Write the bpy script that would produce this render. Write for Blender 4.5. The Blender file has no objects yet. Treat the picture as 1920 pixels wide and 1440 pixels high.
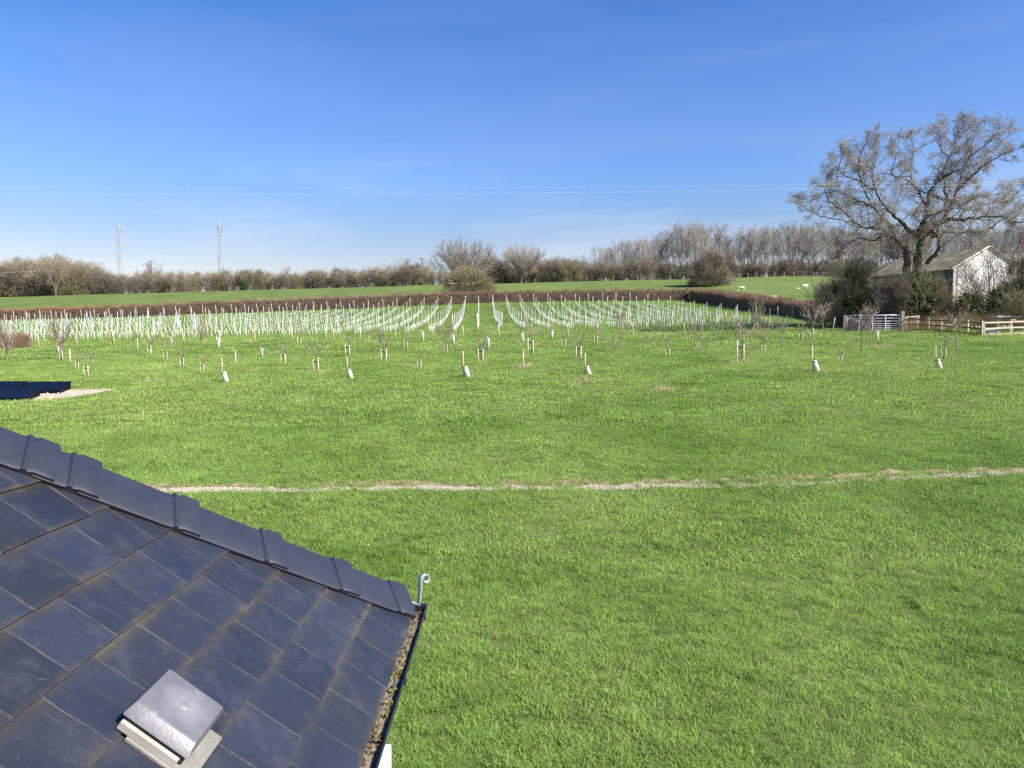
import bpy, bmesh, math, random
import numpy as np
from mathutils import Vector, Matrix, Euler
R = math.radians
SC = bpy.context.scene
COL = SC.collection
# ------------------------------------------------------------------ camera
FPX, CX, CY, HC = 1443.0, 960.0, 720.0, 4.0
PITCH = math.atan((720 - 622) / FPX)
cam = bpy.data.cameras.new('camera'); cam.sensor_width = 36.0; cam.lens = FPX / 1920 * 36
cam.clip_start = 0.05; cam.clip_end = 8000
co = bpy.data.objects.new('camera', cam); COL.objects.link(co)
co.location = (0, 0, HC); co.rotation_euler = (R(90) - PITCH, 0, 0)
SC.camera = co
# ------------------------------------------------------------------ sky and sun
SUN_EL, SUN_AZ = R(40), R(118)
w = bpy.data.worlds.new('World'); SC.world = w; w.use_nodes = True
nt = w.node_tree; nt.nodes.clear()
out = nt.nodes.new('ShaderNodeOutputWorld'); bg = nt.nodes.new('ShaderNodeBackground')
sky = nt.nodes.new('ShaderNodeTexSky'); sky.sky_type = 'NISHITA'; sky.sun_disc = False
sky.sun_elevation = SUN_EL; sky.sun_rotation = SUN_AZ; sky.altitude = 0
sky.air_density = 1.0; sky.dust_density = 0.35; sky.ozone_density = 3.0
hs = nt.nodes.new('ShaderNodeHueSaturation'); hs.inputs['Saturation'].default_value = 1.38
hs.inputs['Value'].default_value = 1.0
tc = nt.nodes.new('ShaderNodeTexCoord'); mp = nt.nodes.new('ShaderNodeMapping')
mp.inputs['Scale'].default_value = (1.3, 1.3, 7.5); mp.inputs['Rotation'].default_value = (0.12, 0.16, 0.4)
nz = nt.nodes.new('ShaderNodeTexNoise'); nz.inputs['Scale'].default_value = 1.6; nz.inputs['Detail'].default_value = 7
nz.inputs['Roughness'].default_value = 0.55; nz.inputs['Distortion'].default_value = 0.4
rp = nt.nodes.new('ShaderNodeValToRGB'); rp.color_ramp.elements[0].position = 0.47; rp.color_ramp.elements[1].position = 0.86
rp.color_ramp.elements[1].color = (0.55, 0.55, 0.55, 1)
sr = nt.nodes.new('ShaderNodeValToRGB'); e_ = sr.color_ramp.elements
while len(e_) < 5: e_.new(.5)
for i_, (p_, c_) in enumerate(((.09, (.66, .465, .45)), (.125, (.69, .485, .485)), (.19, (.80, .575, .63)), (.28, (1.10, .615, .655)), (.40, (1.04, .575, .66)))): e_[i_].position = p_; e_[i_].color = (*c_, 1)
ml = nt.nodes.new('ShaderNodeMixRGB'); ml.blend_type = 'MULTIPLY'; ml.inputs[0].default_value = 1
mx = nt.nodes.new('ShaderNodeMixRGB'); mx.inputs[2].default_value = (3.6, 3.8, 4.2, 1)
sx = nt.nodes.new('ShaderNodeSeparateXYZ'); mr = nt.nodes.new('ShaderNodeMapRange')
mr.inputs[1].default_value = 0.24; mr.inputs[2].default_value = 0.08; mr.inputs[3].default_value = 0.12; mr.inputs[4].default_value = 1.0
mu = nt.nodes.new('ShaderNodeMath'); mu.operation = 'MULTIPLY'
L = nt.links.new
L(sky.outputs[0], hs.inputs['Color']); L(tc.outputs['Generated'], mp.inputs[0]); L(mp.outputs[0], nz.inputs['Vector'])
L(nz.outputs[0], rp.inputs[0]); L(tc.outputs['Generated'], sx.inputs[0]); L(sx.outputs[2], mr.inputs[0])
L(rp.outputs[0], mu.inputs[0]); L(mr.outputs[0], mu.inputs[1]); L(mu.outputs[0], mx.inputs[0])
L(sx.outputs[2], sr.inputs[0]); L(hs.outputs[0], ml.inputs[1]); L(sr.outputs[0], ml.inputs[2]); L(ml.outputs[0], mx.inputs[1]); L(mx.outputs[0], bg.inputs[0]); L(bg.outputs[0], out.inputs[0])
bg.inputs[1].default_value = 0.15
sl = bpy.data.lights.new('sun', 'SUN'); sl.energy = 4.9; sl.angle = R(0.53); sl.color = (1.0, 0.955, 0.88)
so = bpy.data.objects.new('sun', sl); COL.objects.link(so)
sd = Vector((math.sin(SUN_AZ) * math.cos(SUN_EL), math.cos(SUN_AZ) * math.cos(SUN_EL), math.sin(SUN_EL)))
so.rotation_euler = sd.to_track_quat('Z', 'Y').to_euler(); so.location = (30, -20, 40)
SC.view_settings.view_transform = 'Standard'; SC.view_settings.look = 'None'
SC.view_settings.exposure = 0.92; SC.view_settings.gamma = 1.0
SC.cycles.use_denoising = False
SC.cycles.max_bounces = 5; SC.cycles.diffuse_bounces = 2; SC.cycles.transparent_max_bounces = 4

# ------------------------------------------------------------------ helpers
def ray(px, py):
    u = (px - CX) / FPX; v = -(py - CY) / FPX
    return np.array([u, math.cos(PITCH) + v * math.sin(PITCH), -math.sin(PITCH) + v * math.cos(PITCH)])

def z_at(py, Y):
    """height of the point seen on image row py at depth Y"""
    r = ray(960, py); return HC + Y * r[2] / r[1]

def at(px, py, Y):
    r = ray(px, py); s = Y / r[1]; return Vector((r[0] * s, Y, HC + r[2] * s))

def pchip(x, y, xq):
    x = np.asarray(x, float); y = np.asarray(y, float)
    h = np.diff(x); dl = np.diff(y, axis=0) / h.reshape(-1, *[1] * (y.ndim - 1))
    d = np.zeros_like(y)
    a, b = dl[:-1], dl[1:]
    w1 = (2 * h[1:] + h[:-1]).reshape(-1, *[1] * (y.ndim - 1)); w2 = (h[1:] + 2 * h[:-1]).reshape(-1, *[1] * (y.ndim - 1))
    ok = a * b > 0
    d[1:-1] = np.where(ok, (w1 + w2) / np.where(ok, w1 / np.where(a == 0, 1, a) + w2 / np.where(b == 0, 1, b), 1), 0)
    d[0] = dl[0]; d[-1] = dl[-1]
    i = np.clip(np.searchsorted(x, xq) - 1, 0, len(x) - 2)
    t = ((xq - x[i]) / h[i]); sh = (-1,) + (1,) * (y.ndim - 1); t = t.reshape(sh); hh = h[i].reshape(sh)
    return (y[i] * (2 * t**3 - 3 * t**2 + 1) + d[i] * hh * (t**3 - 2 * t**2 + t) + y[i + 1] * (-2 * t**3 + 3 * t**2) + d[i + 1] * hh * (t**3 - t**2))

UPX = [0, 480, 960, 1280, 1500, 1920]
TAB = {34: [712, 712, 708, 704, 700, 690], 46: [680, 672, 663, 661, 656, 648], 58: [657, 645, 638, 634, 628, 614],
       70: [645, 632, 622, 618, 611, 602], 87: [631, 620, 611, 604, 593, 587], 105: [618, 606, 597, 588, 576, 573],
       122: [607, 593, 577, 571, 561, 562], 130: [602, 587, 567, 561, 556, 557], 160: [587, 573, 551, 546, 537, 540], 220: [557, 544, 531, 524, 519, 519]}
YN = [0, 10, 17, 25] + sorted(TAB) + [260, 330, 520]
ZT = [[0] * 6, [0] * 6, [.46, .46, .48, .52, .56, .62], [1.12, 1.12, 1.15, 1.2, 1.24, 1.34]]
for Yk in sorted(TAB): ZT.append([z_at(q, Yk) for q in TAB[Yk]])
ZT.append([z + 1.2 for z in ZT[-1]]); ZT.append([z + .3 for z in ZT[-1]]); ZT.append([z - 3 for z in ZT[-1]])
UN = [(q - 960) / FPX / ray(960, 560)[1] for q in UPX]
YF = np.arange(0, 520.1, 0.5); UF = np.linspace(UN[0], UN[-1], 121)
_g = pchip(YN, np.array(ZT), YF); GZ = pchip(UN, _g.T.copy(), UF).T

def gz(X, Y):
    X = np.atleast_1d(np.asarray(X, float)); Y = np.atleast_1d(np.asarray(Y, float))
    u = np.clip(X / np.maximum(Y, 14.0), UF[0], UF[-1] - 1e-9); yc = np.clip(Y, 0, 519.9)
    fi = yc / 0.5; i = fi.astype(int); fi = fi - i
    fu = (u - UF[0]) / (UF[1] - UF[0]); j = np.clip(fu.astype(int), 0, len(UF) - 2); fu = fu - j
    z = (GZ[i, j] * (1 - fi) * (1 - fu) + GZ[i + 1, j] * fi * (1 - fu) + GZ[i, j + 1] * (1 - fi) * fu + GZ[i + 1, j + 1] * fi * fu)
    z += 0.02 * np.sin(X * 0.9 + 1.3 * np.sin(Y * .31)) * np.sin(Y * 0.7 + .8 * np.sin(X * .4)) + .05 * np.sin(X * .13 + 1) * np.sin(Y * .11) * np.clip(Y / 60, 0, 1)
    return z

def g1(x, y): return float(gz(x, y)[0])

def hit(px, py):
    """where the line of sight through a pixel meets the ground"""
    r = ray(px, py); Y = np.arange(5, 330, 0.1); d = HC + Y * r[2] / r[1] - gz(Y * r[0] / r[1], Y)
    k = np.argmax(d < 0)
    if d[k] >= 0: k = len(Y) - 1
    return Vector((Y[k] * r[0] / r[1], Y[k], float(gz(Y[k] * r[0] / r[1], Y[k])[0])))

def tag(o, label=None, cat=None, group=None, kind=None):
    if label: o['label'] = label
    if cat: o['category'] = cat
    if group: o['group'] = group
    if kind: o['kind'] = kind
    return o

ONES = 'zeroth first second third fourth fifth sixth seventh eighth ninth tenth eleventh twelfth thirteenth fourteenth fifteenth sixteenth seventeenth eighteenth nineteenth'.split()
def ordn(n):
    if n < 20: return ONES[n]
    t = ['', '', 'twent', 'thirt', 'fort', 'fift', 'sixt', 'sevent', 'eight', 'ninet'][n // 10]
    return t + 'ieth' if n % 10 == 0 else t + 'y-' + ONES[n % 10]

def empty(name, loc=(0, 0, 0), rz=0, s=1):
    o = bpy.data.objects.new(name, None); COL.objects.link(o); o.empty_display_size = .2
    o.location = loc; o.rotation_euler = (0, 0, rz); o.scale = (s, s, s) if not hasattr(s, '__len__') else s
    return o

def link(name, me, parent=None):
    o = bpy.data.objects.new(name, me); COL.objects.link(o)
    if parent is not None: o.parent = parent
    return o

def copy_tree(o, parent=None):
    c = o.copy(); COL.objects.link(c)
    if parent is not None: c.parent = parent
    for ch in list(o.children): copy_tree(ch, c)
    return c

def me_np(name, V, F, mat=None, smooth=False, uv=None, attr=None):
    """V (n,3); F a list of (m,k) integer arrays"""
    me = bpy.data.meshes.new(name); V = np.asarray(V, np.float32)
    F = [np.asarray(f, np.int32) for f in (F if isinstance(F, list) else [F]) if len(f)]
    li = np.concatenate([f.ravel() for f in F]); tot = np.concatenate([np.full(len(f), f.shape[1], np.int32) for f in F])
    me.vertices.add(len(V)); me.vertices.foreach_set('co', V.ravel())
    me.loops.add(len(li)); me.loops.foreach_set('vertex_index', li)
    me.polygons.add(len(tot)); st = np.concatenate([[0], np.cumsum(tot)[:-1]]).astype(np.int32)
    me.polygons.foreach_set('loop_start', st); me.polygons.foreach_set('loop_total', tot)
    me.polygons.foreach_set('use_smooth', np.full(len(tot), smooth))
    if uv is not None:
        l = me.uv_layers.new(name='UVMap'); l.data.foreach_set('uv', np.asarray(uv, np.float32)[li].ravel())
    if attr:
        for k, v in attr.items():
            a = me.attributes.new(k, 'FLOAT', 'POINT'); a.data.foreach_set('value', np.asarray(v, np.float32))
    me.update(calc_edges=True)
    if mat: me.materials.append(mat)
    return me

class MB:
    def __init__(s): s.v = []; s.f = []
    def add(s, vs, fs):
        b = len(s.v); s.v += [tuple(v) for v in vs]; s.f += [tuple(b + i for i in f) for f in fs]
    def hexa(s, c): s.add(c, [(0, 3, 2, 1), (4, 5, 6, 7), (0, 1, 5, 4), (1, 2, 6, 5), (2, 3, 7, 6), (3, 0, 4, 7)])
    def box(s, c, d, M=None):
        x, y, z = d[0] / 2, d[1] / 2, d[2] / 2; c = Vector(c)
        p = [Vector(q) for q in ((-x, -y, -z), (x, -y, -z), (x, y, -z), (-x, y, -z), (-x, -y, z), (x, -y, z), (x, y, z), (-x, y, z))]
        s.hexa([c + ((M @ q) if M else q) for q in p])
    def bar(s, a, b, w, h, up=(0, 0, 1)):
        a = Vector(a); b = Vector(b); d = (b - a).normalized(); u = Vector(up)
        if abs(d.dot(u)) > .98: u = Vector((0, 1, 0))
        x = d.cross(u).normalized() * w / 2; y = x.cross(d).normalized() * h / 2
        s.hexa([a - x - y, a + x - y, a + x + y, a - x + y, b - x - y, b + x - y, b + x + y, b - x + y])
    def tube(s, pts, rs, n=8, cap=True):
        pts = [Vector(p) for p in pts]
        if not hasattr(rs, '__len__'): rs = [rs] * len(pts)
        base = len(s.v); prev = None
        for i, p in enumerate(pts):
            d = (pts[min(i + 1, len(pts) - 1)] - pts[max(i - 1, 0)]).normalized()
            u = prev if prev is not None else (Vector((0, 0, 1)) if abs(d.z) < .9 else Vector((1, 0, 0)))
            x = (u - d * u.dot(d)).normalized(); prev = x; y = d.cross(x)
            for k in range(n):
                a = 2 * math.pi * k / n; s.v.append(tuple(p + (x * math.cos(a) + y * math.sin(a)) * rs[i]))
        for i in range(len(pts) - 1):
            for k in range(n):
                k2 = (k + 1) % n; s.f.append((base + i * n + k, base + i * n + k2, base + (i + 1) * n + k2, base + (i + 1) * n + k))
        if cap:
            s.f.append(tuple(base + k for k in range(n))[::-1]); s.f.append(tuple(base + (len(pts) - 1) * n + k for k in range(n)))
    def mesh(s, name, mat, smooth=False, bevel=0):
        me = bpy.data.meshes.new(name); me.from_pydata(s.v, [], s.f); me.materials.append(mat)
        if bevel or True:
            bm = bmesh.new(); bm.from_mesh(me)
            if bevel: bmesh.ops.bevel(bm, geom=list(bm.edges), offset=bevel, segments=2, affect='EDGES', profile=.6)
            bmesh.ops.recalc_face_normals(bm, faces=bm.faces); bm.to_mesh(me); bm.free()
        if smooth: me.polygons.foreach_set('use_smooth', [True] * len(me.polygons))
        me.update(); return me
    def obj(s, name, mat, parent=None, smooth=False, bevel=0): return link(name, s.mesh(name, mat, smooth, bevel), parent)

# ------------------------------------------------------------------ materials
def mat(name, cols, scale=5.0, rough=.8, bump=0.0, bscale=None, coord='Object', stretch=(1, 1, 1), detail=6, metal=0.0, rnd=0.0, trans=0.0, spec=.3, distort=0.0, cc=0.0):
    m = bpy.data.materials.new(name); m.use_nodes = True; n = m.node_tree.nodes; l = m.node_tree.links
    b = n['Principled BSDF']; b.inputs['Roughness'].default_value = rough; b.inputs['Metallic'].default_value = metal
    b.inputs['Specular IOR Level'].default_value = spec
    if cc: b.inputs['Coat Weight'].default_value = cc; b.inputs['Coat Roughness'].default_value = .15
    if coord == 'World': tcn = n.new('ShaderNodeNewGeometry'); src = tcn.outputs['Position']
    else: tcn = n.new('ShaderNodeTexCoord'); src = tcn.outputs[coord]
    mp = n.new('ShaderNodeMapping'); mp.inputs['Scale'].default_value = stretch; l.new(src, mp.inputs[0])
    nz = n.new('ShaderNodeTexNoise'); nz.inputs['Scale'].default_value = scale; nz.inputs['Detail'].default_value = detail
    nz.inputs['Roughness'].default_value = .6; nz.inputs['Distortion'].default_value = distort
    l.new(mp.outputs[0], nz.inputs['Vector'])
    rp = n.new('ShaderNodeValToRGB'); e = rp.color_ramp.elements
    while len(e) < len(cols): e.new(.5)
    for i, (p, c) in enumerate(cols): e[i].position = p; e[i].color = (*c, 1)
    l.new(nz.outputs[0], rp.inputs[0]); colout = rp.outputs[0]
    if rnd:
        oi = n.new('ShaderNodeObjectInfo'); hv = n.new('ShaderNodeHueSaturation')
        ma = n.new('ShaderNodeMapRange'); ma.inputs[3].default_value = 1 - rnd; ma.inputs[4].default_value = 1 + rnd
        l.new(oi.outputs['Random'], ma.inputs[0]); l.new(ma.outputs[0], hv.inputs['Value'])
        l.new(colout, hv.inputs['Color']); colout = hv.outputs[0]
    l.new(colout, b.inputs['Base Color'])
    if bump:
        bn = n.new('ShaderNodeTexNoise'); bn.inputs['Scale'].default_value = bscale or scale * 4; bn.inputs['Detail'].default_value = 5
        l.new(mp.outputs[0], bn.inputs['Vector']); bu = n.new('ShaderNodeBump'); bu.inputs['Strength'].default_value = bump
        bu.inputs['Distance'].default_value = .02; l.new(bn.outputs[0], bu.inputs['Height']); l.new(bu.outputs[0], b.inputs['Normal'])
    if trans:
        tr = n.new('ShaderNodeBsdfTranslucent'); ms = n.new('ShaderNodeMixShader'); ms.inputs[0].default_value = trans
        l.new(colout, tr.inputs[0]); l.new(b.outputs[0], ms.inputs[1]); l.new(tr.outputs[0], ms.inputs[2])
        l.new(ms.outputs[0], n['Material Output'].inputs[0])
    return m

def grass_mat(name, blade=False):
    """meadow green that drifts between fresh, deep and yellowed areas with world position"""
    m = bpy.data.materials.new(name); m.use_nodes = True; n = m.node_tree.nodes; l = m.node_tree.links
    b = n['Principled BSDF']; b.inputs['Roughness'].default_value = .55 if blade else .9
    b.inputs['Specular IOR Level'].default_value = .2 if blade else .1
    g = n.new('ShaderNodeNewGeometry'); P = g.outputs['Position']
    def noise(sc, det=4, rough=.6, st=(1, 1, 0.3)):
        mp = n.new('ShaderNodeMapping'); mp.inputs['Scale'].default_value = st; l.new(P, mp.inputs[0])
        z = n.new('ShaderNodeTexNoise'); z.inputs['Scale'].default_value = sc; z.inputs['Detail'].default_value = det
        z.inputs['Roughness'].default_value = rough; l.new(mp.outputs[0], z.inputs['Vector']); return z.outputs[0]
    def ramp(src, cs):
        r = n.new('ShaderNodeValToRGB'); e = r.color_ramp.elements
        while len(e) < len(cs): e.new(.5)
        for i, (p, c) in enumerate(cs): e[i].position = p; e[i].color = (*c, 1)
        l.new(src, r.inputs[0]); return r.outputs[0]
    def mix(f, a, c, mode='MIX'):
        x = n.new('ShaderNodeMixRGB'); x.blend_type = mode
        if isinstance(f, float): x.inputs[0].default_value = f
        else: l.new(f, x.inputs[0])
        l.new(a, x.inputs[1])
        if isinstance(c, tuple): x.inputs[2].default_value = (*c, 1)
        else: l.new(c, x.inputs[2])
        return x.outputs[0]
    base = ramp(noise(.35), [(.34, GC['deep']), (.52, GC['mid']), (.70, GC['fresh'])])
    base = mix(ramp(noise(.09, 3), [(.42, (0, 0, 0)), (.68, (.55, .55, .55))]), base, GC['yellow'])
    base = mix(ramp(noise(1.6, 4), [(.60, (0, 0, 0)), (.80, (.55, .55, .55))]), base, GC['dry'])
    if blade:
        oi = n.new('ShaderNodeObjectInfo'); at_ = n.new('ShaderNodeAttribute'); at_.attribute_name = 'bv'
        ad = n.new('ShaderNodeMath'); ad.operation = 'ADD'; l.new(oi.outputs['Random'], ad.inputs[0]); l.new(at_.outputs['Fac'], ad.inputs[1])
        v = n.new('ShaderNodeMapRange'); v.inputs[2].default_value = 2.0; v.inputs[3].default_value = .55; v.inputs[4].default_value = 1.6
        l.new(ad.outputs[0], v.inputs[0]); hv = n.new('ShaderNodeHueSaturation'); l.new(v.outputs[0], hv.inputs['Value'])
        hh = n.new('ShaderNodeMapRange'); hh.inputs[3].default_value = .485; hh.inputs[4].default_value = .515; l.new(at_.outputs['Fac'], hh.inputs[0]); l.new(hh.outputs[0], hv.inputs['Hue'])
        l.new(base, hv.inputs['Color']); base = hv.outputs[0]
        dr = ramp(at_.outputs['Fac'], [(.955, (0, 0, 0)), (.965, (1, 1, 1))]); base = mix(dr, base, (.42, .40, .16))
        tr = n.new('ShaderNodeBsdfTranslucent'); ms = n.new('ShaderNodeMixShader'); ms.inputs[0].default_value = .35
        l.new(base, tr.inputs[0]); l.new(b.outputs[0], ms.inputs[1]); l.new(tr.outputs[0], ms.inputs[2]); l.new(ms.outputs[0], n['Material Output'].inputs[0])
    else:
        fine = ramp(noise(9, 8, .75, (1, .55, .3)), [(.25, (.33, .32, .36)), (.5, (.49, .47, .53)), (.78, (.60, .58, .64))])
        base = mix(1.0, base, fine, 'MULTIPLY')
        a2 = n.new('ShaderNodeAttribute'); a2.attribute_name = 'weedy'
        wd = ramp(noise(1.3, 6, .7), [(.35, (.050, .080, .024)), (.55, (.085, .130, .036)), (.68, (.125, .18, .05)), (.8, (.16, .135, .075))])
        base = mix(a2.outputs['Fac'], base, wd)
        hf = noise(7, 8, .75); bu = n.new('ShaderNodeBump'); bu.inputs['Strength'].default_value = .9; bu.inputs['Distance'].default_value = .06
        l.new(hf, bu.inputs['Height']); l.new(bu.outputs[0], b.inputs['Normal'])
    l.new(base, b.inputs['Base Color']); return m

GC = dict(deep=(.190, .305, .056), mid=(.242, .364, .080), fresh=(.285, .420, .102), yellow=(.385, .475, .14), dry=(.42, .40, .17))
M = {}
M['ground'] = grass_mat('meadow_turf'); M['blade'] = grass_mat('grass_blade', True)
M['twig'] = mat('pale_twig', [(.3, (.21, .165, .115)), (.7, (.35, .29, .215))], 1.2, rnd=.18)
M['twig_grey'] = mat('grey_twig', [(.3, (.24, .205, .17)), (.7, (.39, .345, .295))], 1.2, rnd=.15)
M['twig_brown'] = mat('brown_twig', [(.3, (.15, .12, .088)), (.7, (.31, .255, .19))], .6, rnd=.28)
M['twig_olive'] = mat('olive_twig', [(.3, (.18, .155, .085)), (.7, (.33, .29, .16))], .6, rnd=.2)
M['bark'] = mat('mossy_bark', [(.3, (.05, .04, .03)), (.5, (.12, .10, .08)), (.62, (.11, .11, .05)), (.75, (.22, .19, .155))], 2.2, .9, .8, 9)
M['bark_far'] = mat('distant_bark', [(.3, (.14, .115, .08)), (.7, (.30, .255, .19))], .8, .9)
M['oak_twig'] = mat('oak_twig', [(.3, (.24, .21, .17)), (.7, (.42, .375, .31))], .8)
M['orchard_twig'] = mat('orchard_twig', [(.3, (.19, .15, .11)), (.7, (.36, .30, .23))], 6, .85, rnd=.2)
M['bark_young'] = mat('young_bark', [(.3, (.16, .12, .085)), (.7, (.32, .27, .20))], 6, .85, rnd=.2)
M['ivy'] = mat('ivy_leaf', [(.3, (.020, .040, .010)), (.6, (.05, .085, .02)), (.8, (.10, .14, .035))], 1.5, .5, rnd=.15, trans=.15)
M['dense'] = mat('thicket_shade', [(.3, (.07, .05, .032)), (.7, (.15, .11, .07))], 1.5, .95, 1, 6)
M['hedge_brown'] = mat('hedge_twig', [(.35, (.18, .105, .070)), (.55, (.28, .18, .12)), (.75, (.33, .25, .16))], .25, .9, coord='World')
M['hedge_rust'] = mat('rust_leaf', [(.35, (.24, .12, .07)), (.6, (.36, .20, .115)), (.8, (.36, .26, .16))], .5, .9, coord='World')
M['wood'] = mat('weathered_stake', [(.3, (.46, .40, .28)), (.7, (.68, .60, .45))], 8, .85, .3, stretch=(1, 1, .15), rnd=.15)
M['wood_dark'] = mat('brown_fence_rail', [(.3, (.085, .055, .035)), (.7, (.18, .12, .08))], 6, .85, .4, stretch=(.2, 1, 1))
M['wood_pale'] = mat('pale_fence_rail', [(.3, (.50, .42, .30)), (.7, (.68, .60, .46))], 6, .85, .4, stretch=(.2, 1, 1))
M['wood_post'] = mat('gate_post_wood', [(.3, (.25, .19, .13)), (.7, (.48, .39, .29))], 5, .85, .5, stretch=(1, 1, .2))
M['galv'] = mat('galvanised_steel', [(.3, (.62, .66, .72)), (.7, (.74, .78, .84))], 5, .45, metal=.0, spec=.5)
M['mast'] = mat('mast_steel', [(.3, (.34, .37, .41)), (.7, (.50, .52, .55))], .3, .5)
M['guard'] = mat('pale_plastic_guard', [(.3, (.54, .59, .42)), (.7, (.76, .79, .61))], 3, .5, rnd=.14, trans=.25)
M['guard_w'] = mat('white_plastic_guard', [(.3, (.62, .66, .66)), (.7, (.82, .84, .82))], 3, .5, rnd=.1, trans=.2)
M['guard_t'] = mat('cream_plastic_guard', [(.3, (.70, .68, .48)), (.7, (.86, .84, .66))], 4, .5, .1, rnd=.08, trans=.2)
M['rubber'] = mat('black_tie', [(.3, (.012, .012, .012)), (.7, (.03, .03, .03))], 5, .6)
M['dry'] = mat('dry_grass', [(.3, (.42, .33, .17)), (.7, (.62, .52, .32))], 5, .9, .3, rnd=.15)
M['gravel'] = mat('gravel', [(.3, (.26, .22, .15)), (.5, (.44, .39, .28)), (.75, (.62, .57, .44))], 30, .9, 1, 60, coord='World')
M['stone'] = mat('gravel_stone', [(.3, (.32, .28, .21)), (.7, (.58, .53, .42))], 3, .85, rnd=.35)
M['soil'] = mat('soil', [(.3, (.12, .10, .045)), (.5, (.20, .17, .08)), (.7, (.34, .30, .18))], 7, .95, 1, 25, coord='World')
M['wool'] = mat('sheep_wool', [(.3, (.60, .54, .40)), (.7, (.80, .75, .62))], 6, .95, .6, 14)
M['white'] = mat('white_render', [(.3, (.72, .72, .70)), (.7, (.82, .82, .80))], 6, .8, .2)
M['pvc'] = mat('black_gutter_plastic', [(.3, (.016, .018, .022)), (.7, (.03, .032, .038))], 4, .32, spec=.5)
M['lead'] = mat('galvanised_strap', [(.3, (.36, .40, .44)), (.7, (.58, .62, .66))], 25, .5, .2, 60, metal=.4, spec=.5)
M['cap'] = mat('hip_tile_slate_grey', [(.3, (.022, .025, .038)), (.7, (.031, .035, .049))], 8, .46, .06, 60, spec=.45)
M['cable'] = mat('cable', [(.3, (.55, .60, .66)), (.7, (.65, .70, .76))], 3, .5)

# ------------------------------------------------------------------ ground
VY_POLY = [(-150, 69), (24.6, 69), (26.8, 72), (27.5, 95), (24.5, 113), (20, 124), (-150, 126)]
def inside(x, y, poly):
    c = False; j = len(poly) - 1
    for i in range(len(poly)):
        xi, yi = poly[i]; xj, yj = poly[j]
        if (yi > y) != (yj > y) and x < (xj - xi) * (y - yi) / (yj - yi) + xi: c = not c
        j = i
    return c
ys = np.concatenate([np.arange(-80, 0, 8), np.arange(0, 24, .5), np.arange(24, 60, 1), np.arange(60, 140, 2), np.arange(140, 340, 5), np.arange(340, 520, 30), [600, 900, 1500, 3000, 6000]])
us = np.concatenate([[-6, -3, -2, -1.4], np.linspace(-1.0, 1.0, 121), [1.4, 2, 3, 6]])
YY, UU = np.meshgrid(ys, us, indexing='ij'); XX = UU * np.maximum(YY, 25)
ZZ = gz(XX.ravel(), YY.ravel())
wd = np.clip(np.minimum((YY - 66) / 4, (126 - YY) / 3), 0, 1) * np.clip((27.5 - XX) / 3, 0, 1)
nr, nc = YY.shape; idx = np.arange(nr * nc).reshape(nr, nc)
F = np.stack([idx[:-1, :-1], idx[:-1, 1:], idx[1:, 1:], idx[1:, :-1]], -1).reshape(-1, 4)
me = me_np('ground', np.stack([XX.ravel(), YY.ravel(), ZZ], -1), F, M['ground'], True, attr={'weedy': wd.ravel() * .85})
tag(link('ground', me), kind='structure')

# gravel strip across the lawn, with the low cut-soil edge behind it
STRIP = [(-40, 921), (200, 921), (310, 920), (400, 920.5), (500, 917.5), (650, 916), (800, 917), (960, 916), (1100, 914.5), (1250, 912), (1350, 910.5), (1450, 908), (1560, 905), (1700, 897), (1830, 891), (1920, 888), (2100, 880)]
sp = [hit(a, b) for a, b in STRIP]; pts = []
for a, b in zip(sp[:-1], sp[1:]):
    for k in range(14): pts.append(a.lerp(b, k / 14))
rng = np.random.default_rng(3)
def ribbon(name, pts, f_in, f_out, dz_in, dz_out, material, nseg=1):
    V = []; n = len(pts)
    for i, p in enumerate(pts):
        for k in range(nseg + 1):
            t = k / nseg; yy = p.y + f_in(i) * (1 - t) + f_out(i) * t
            V.append((p.x, yy, g1(p.x, yy) + (dz_in(t, i))))
    Fq = [(i * (nseg + 1) + k, (i + 1) * (nseg + 1) + k, (i + 1) * (nseg + 1) + k + 1, i * (nseg + 1) + k + 1) for i in range(n - 1) for k in range(nseg)]
    return me_np(name, V, np.array(Fq), material, True)
j1 = np.convolve(rng.normal(0, .14, len(pts) + 8), np.ones(3) / 3, 'same'); j2 = np.convolve(rng.normal(0, .12, len(pts) + 8), np.ones(3) / 3, 'same')
o = link('gravel_path', ribbon('gravel_path', pts, lambda i: -.20 + j1[i] * .8, lambda i: .16 + j2[i] * .8, lambda t, i: .008, None, M['gravel'], 2)); tag(o, kind='structure')
o = link('soil_bank', ribbon('soil_bank', pts, lambda i: .13 + j2[i] * .8, lambda i: .46 + j1[i] * .8, lambda t, i: .010 + .055 * math.sin(math.pi * min(1, t * 1.15)) * max(0, .7 + 5.0 * j1[i]), None, M['soil'], 5)); tag(o, kind='structure')
PAD = [(-60, 757), (75, 753.5), (120, 750), (165, 742), (200, 735), (222, 730), (180, 730), (130, 732), (60, 722), (-60, 720)]
pp = [hit(a, b) for a, b in PAD]; bm = bmesh.new(); vs = [bm.verts.new((p.x, p.y, p.z + .03)) for p in pp]; bm.faces.new(vs)
bmesh.ops.triangulate(bm, faces=bm.faces)
bmesh.ops.subdivide_edges(bm, edges=bm.edges, cuts=5, use_grid_fill=True)
for v in bm.verts: v.co.z = g1(v.co.x, v.co.y) + .02
me = bpy.data.meshes.new('gravel_pad'); bm.to_mesh(me); bm.free(); me.materials.append(M['gravel']); tag(link('gravel_pad', me), kind='structure')
padpoly = [(p.x, p.y) for p in pp]; spx = np.array([p.x for p in pts]); spy = np.array([p.y for p in pts])

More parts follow.
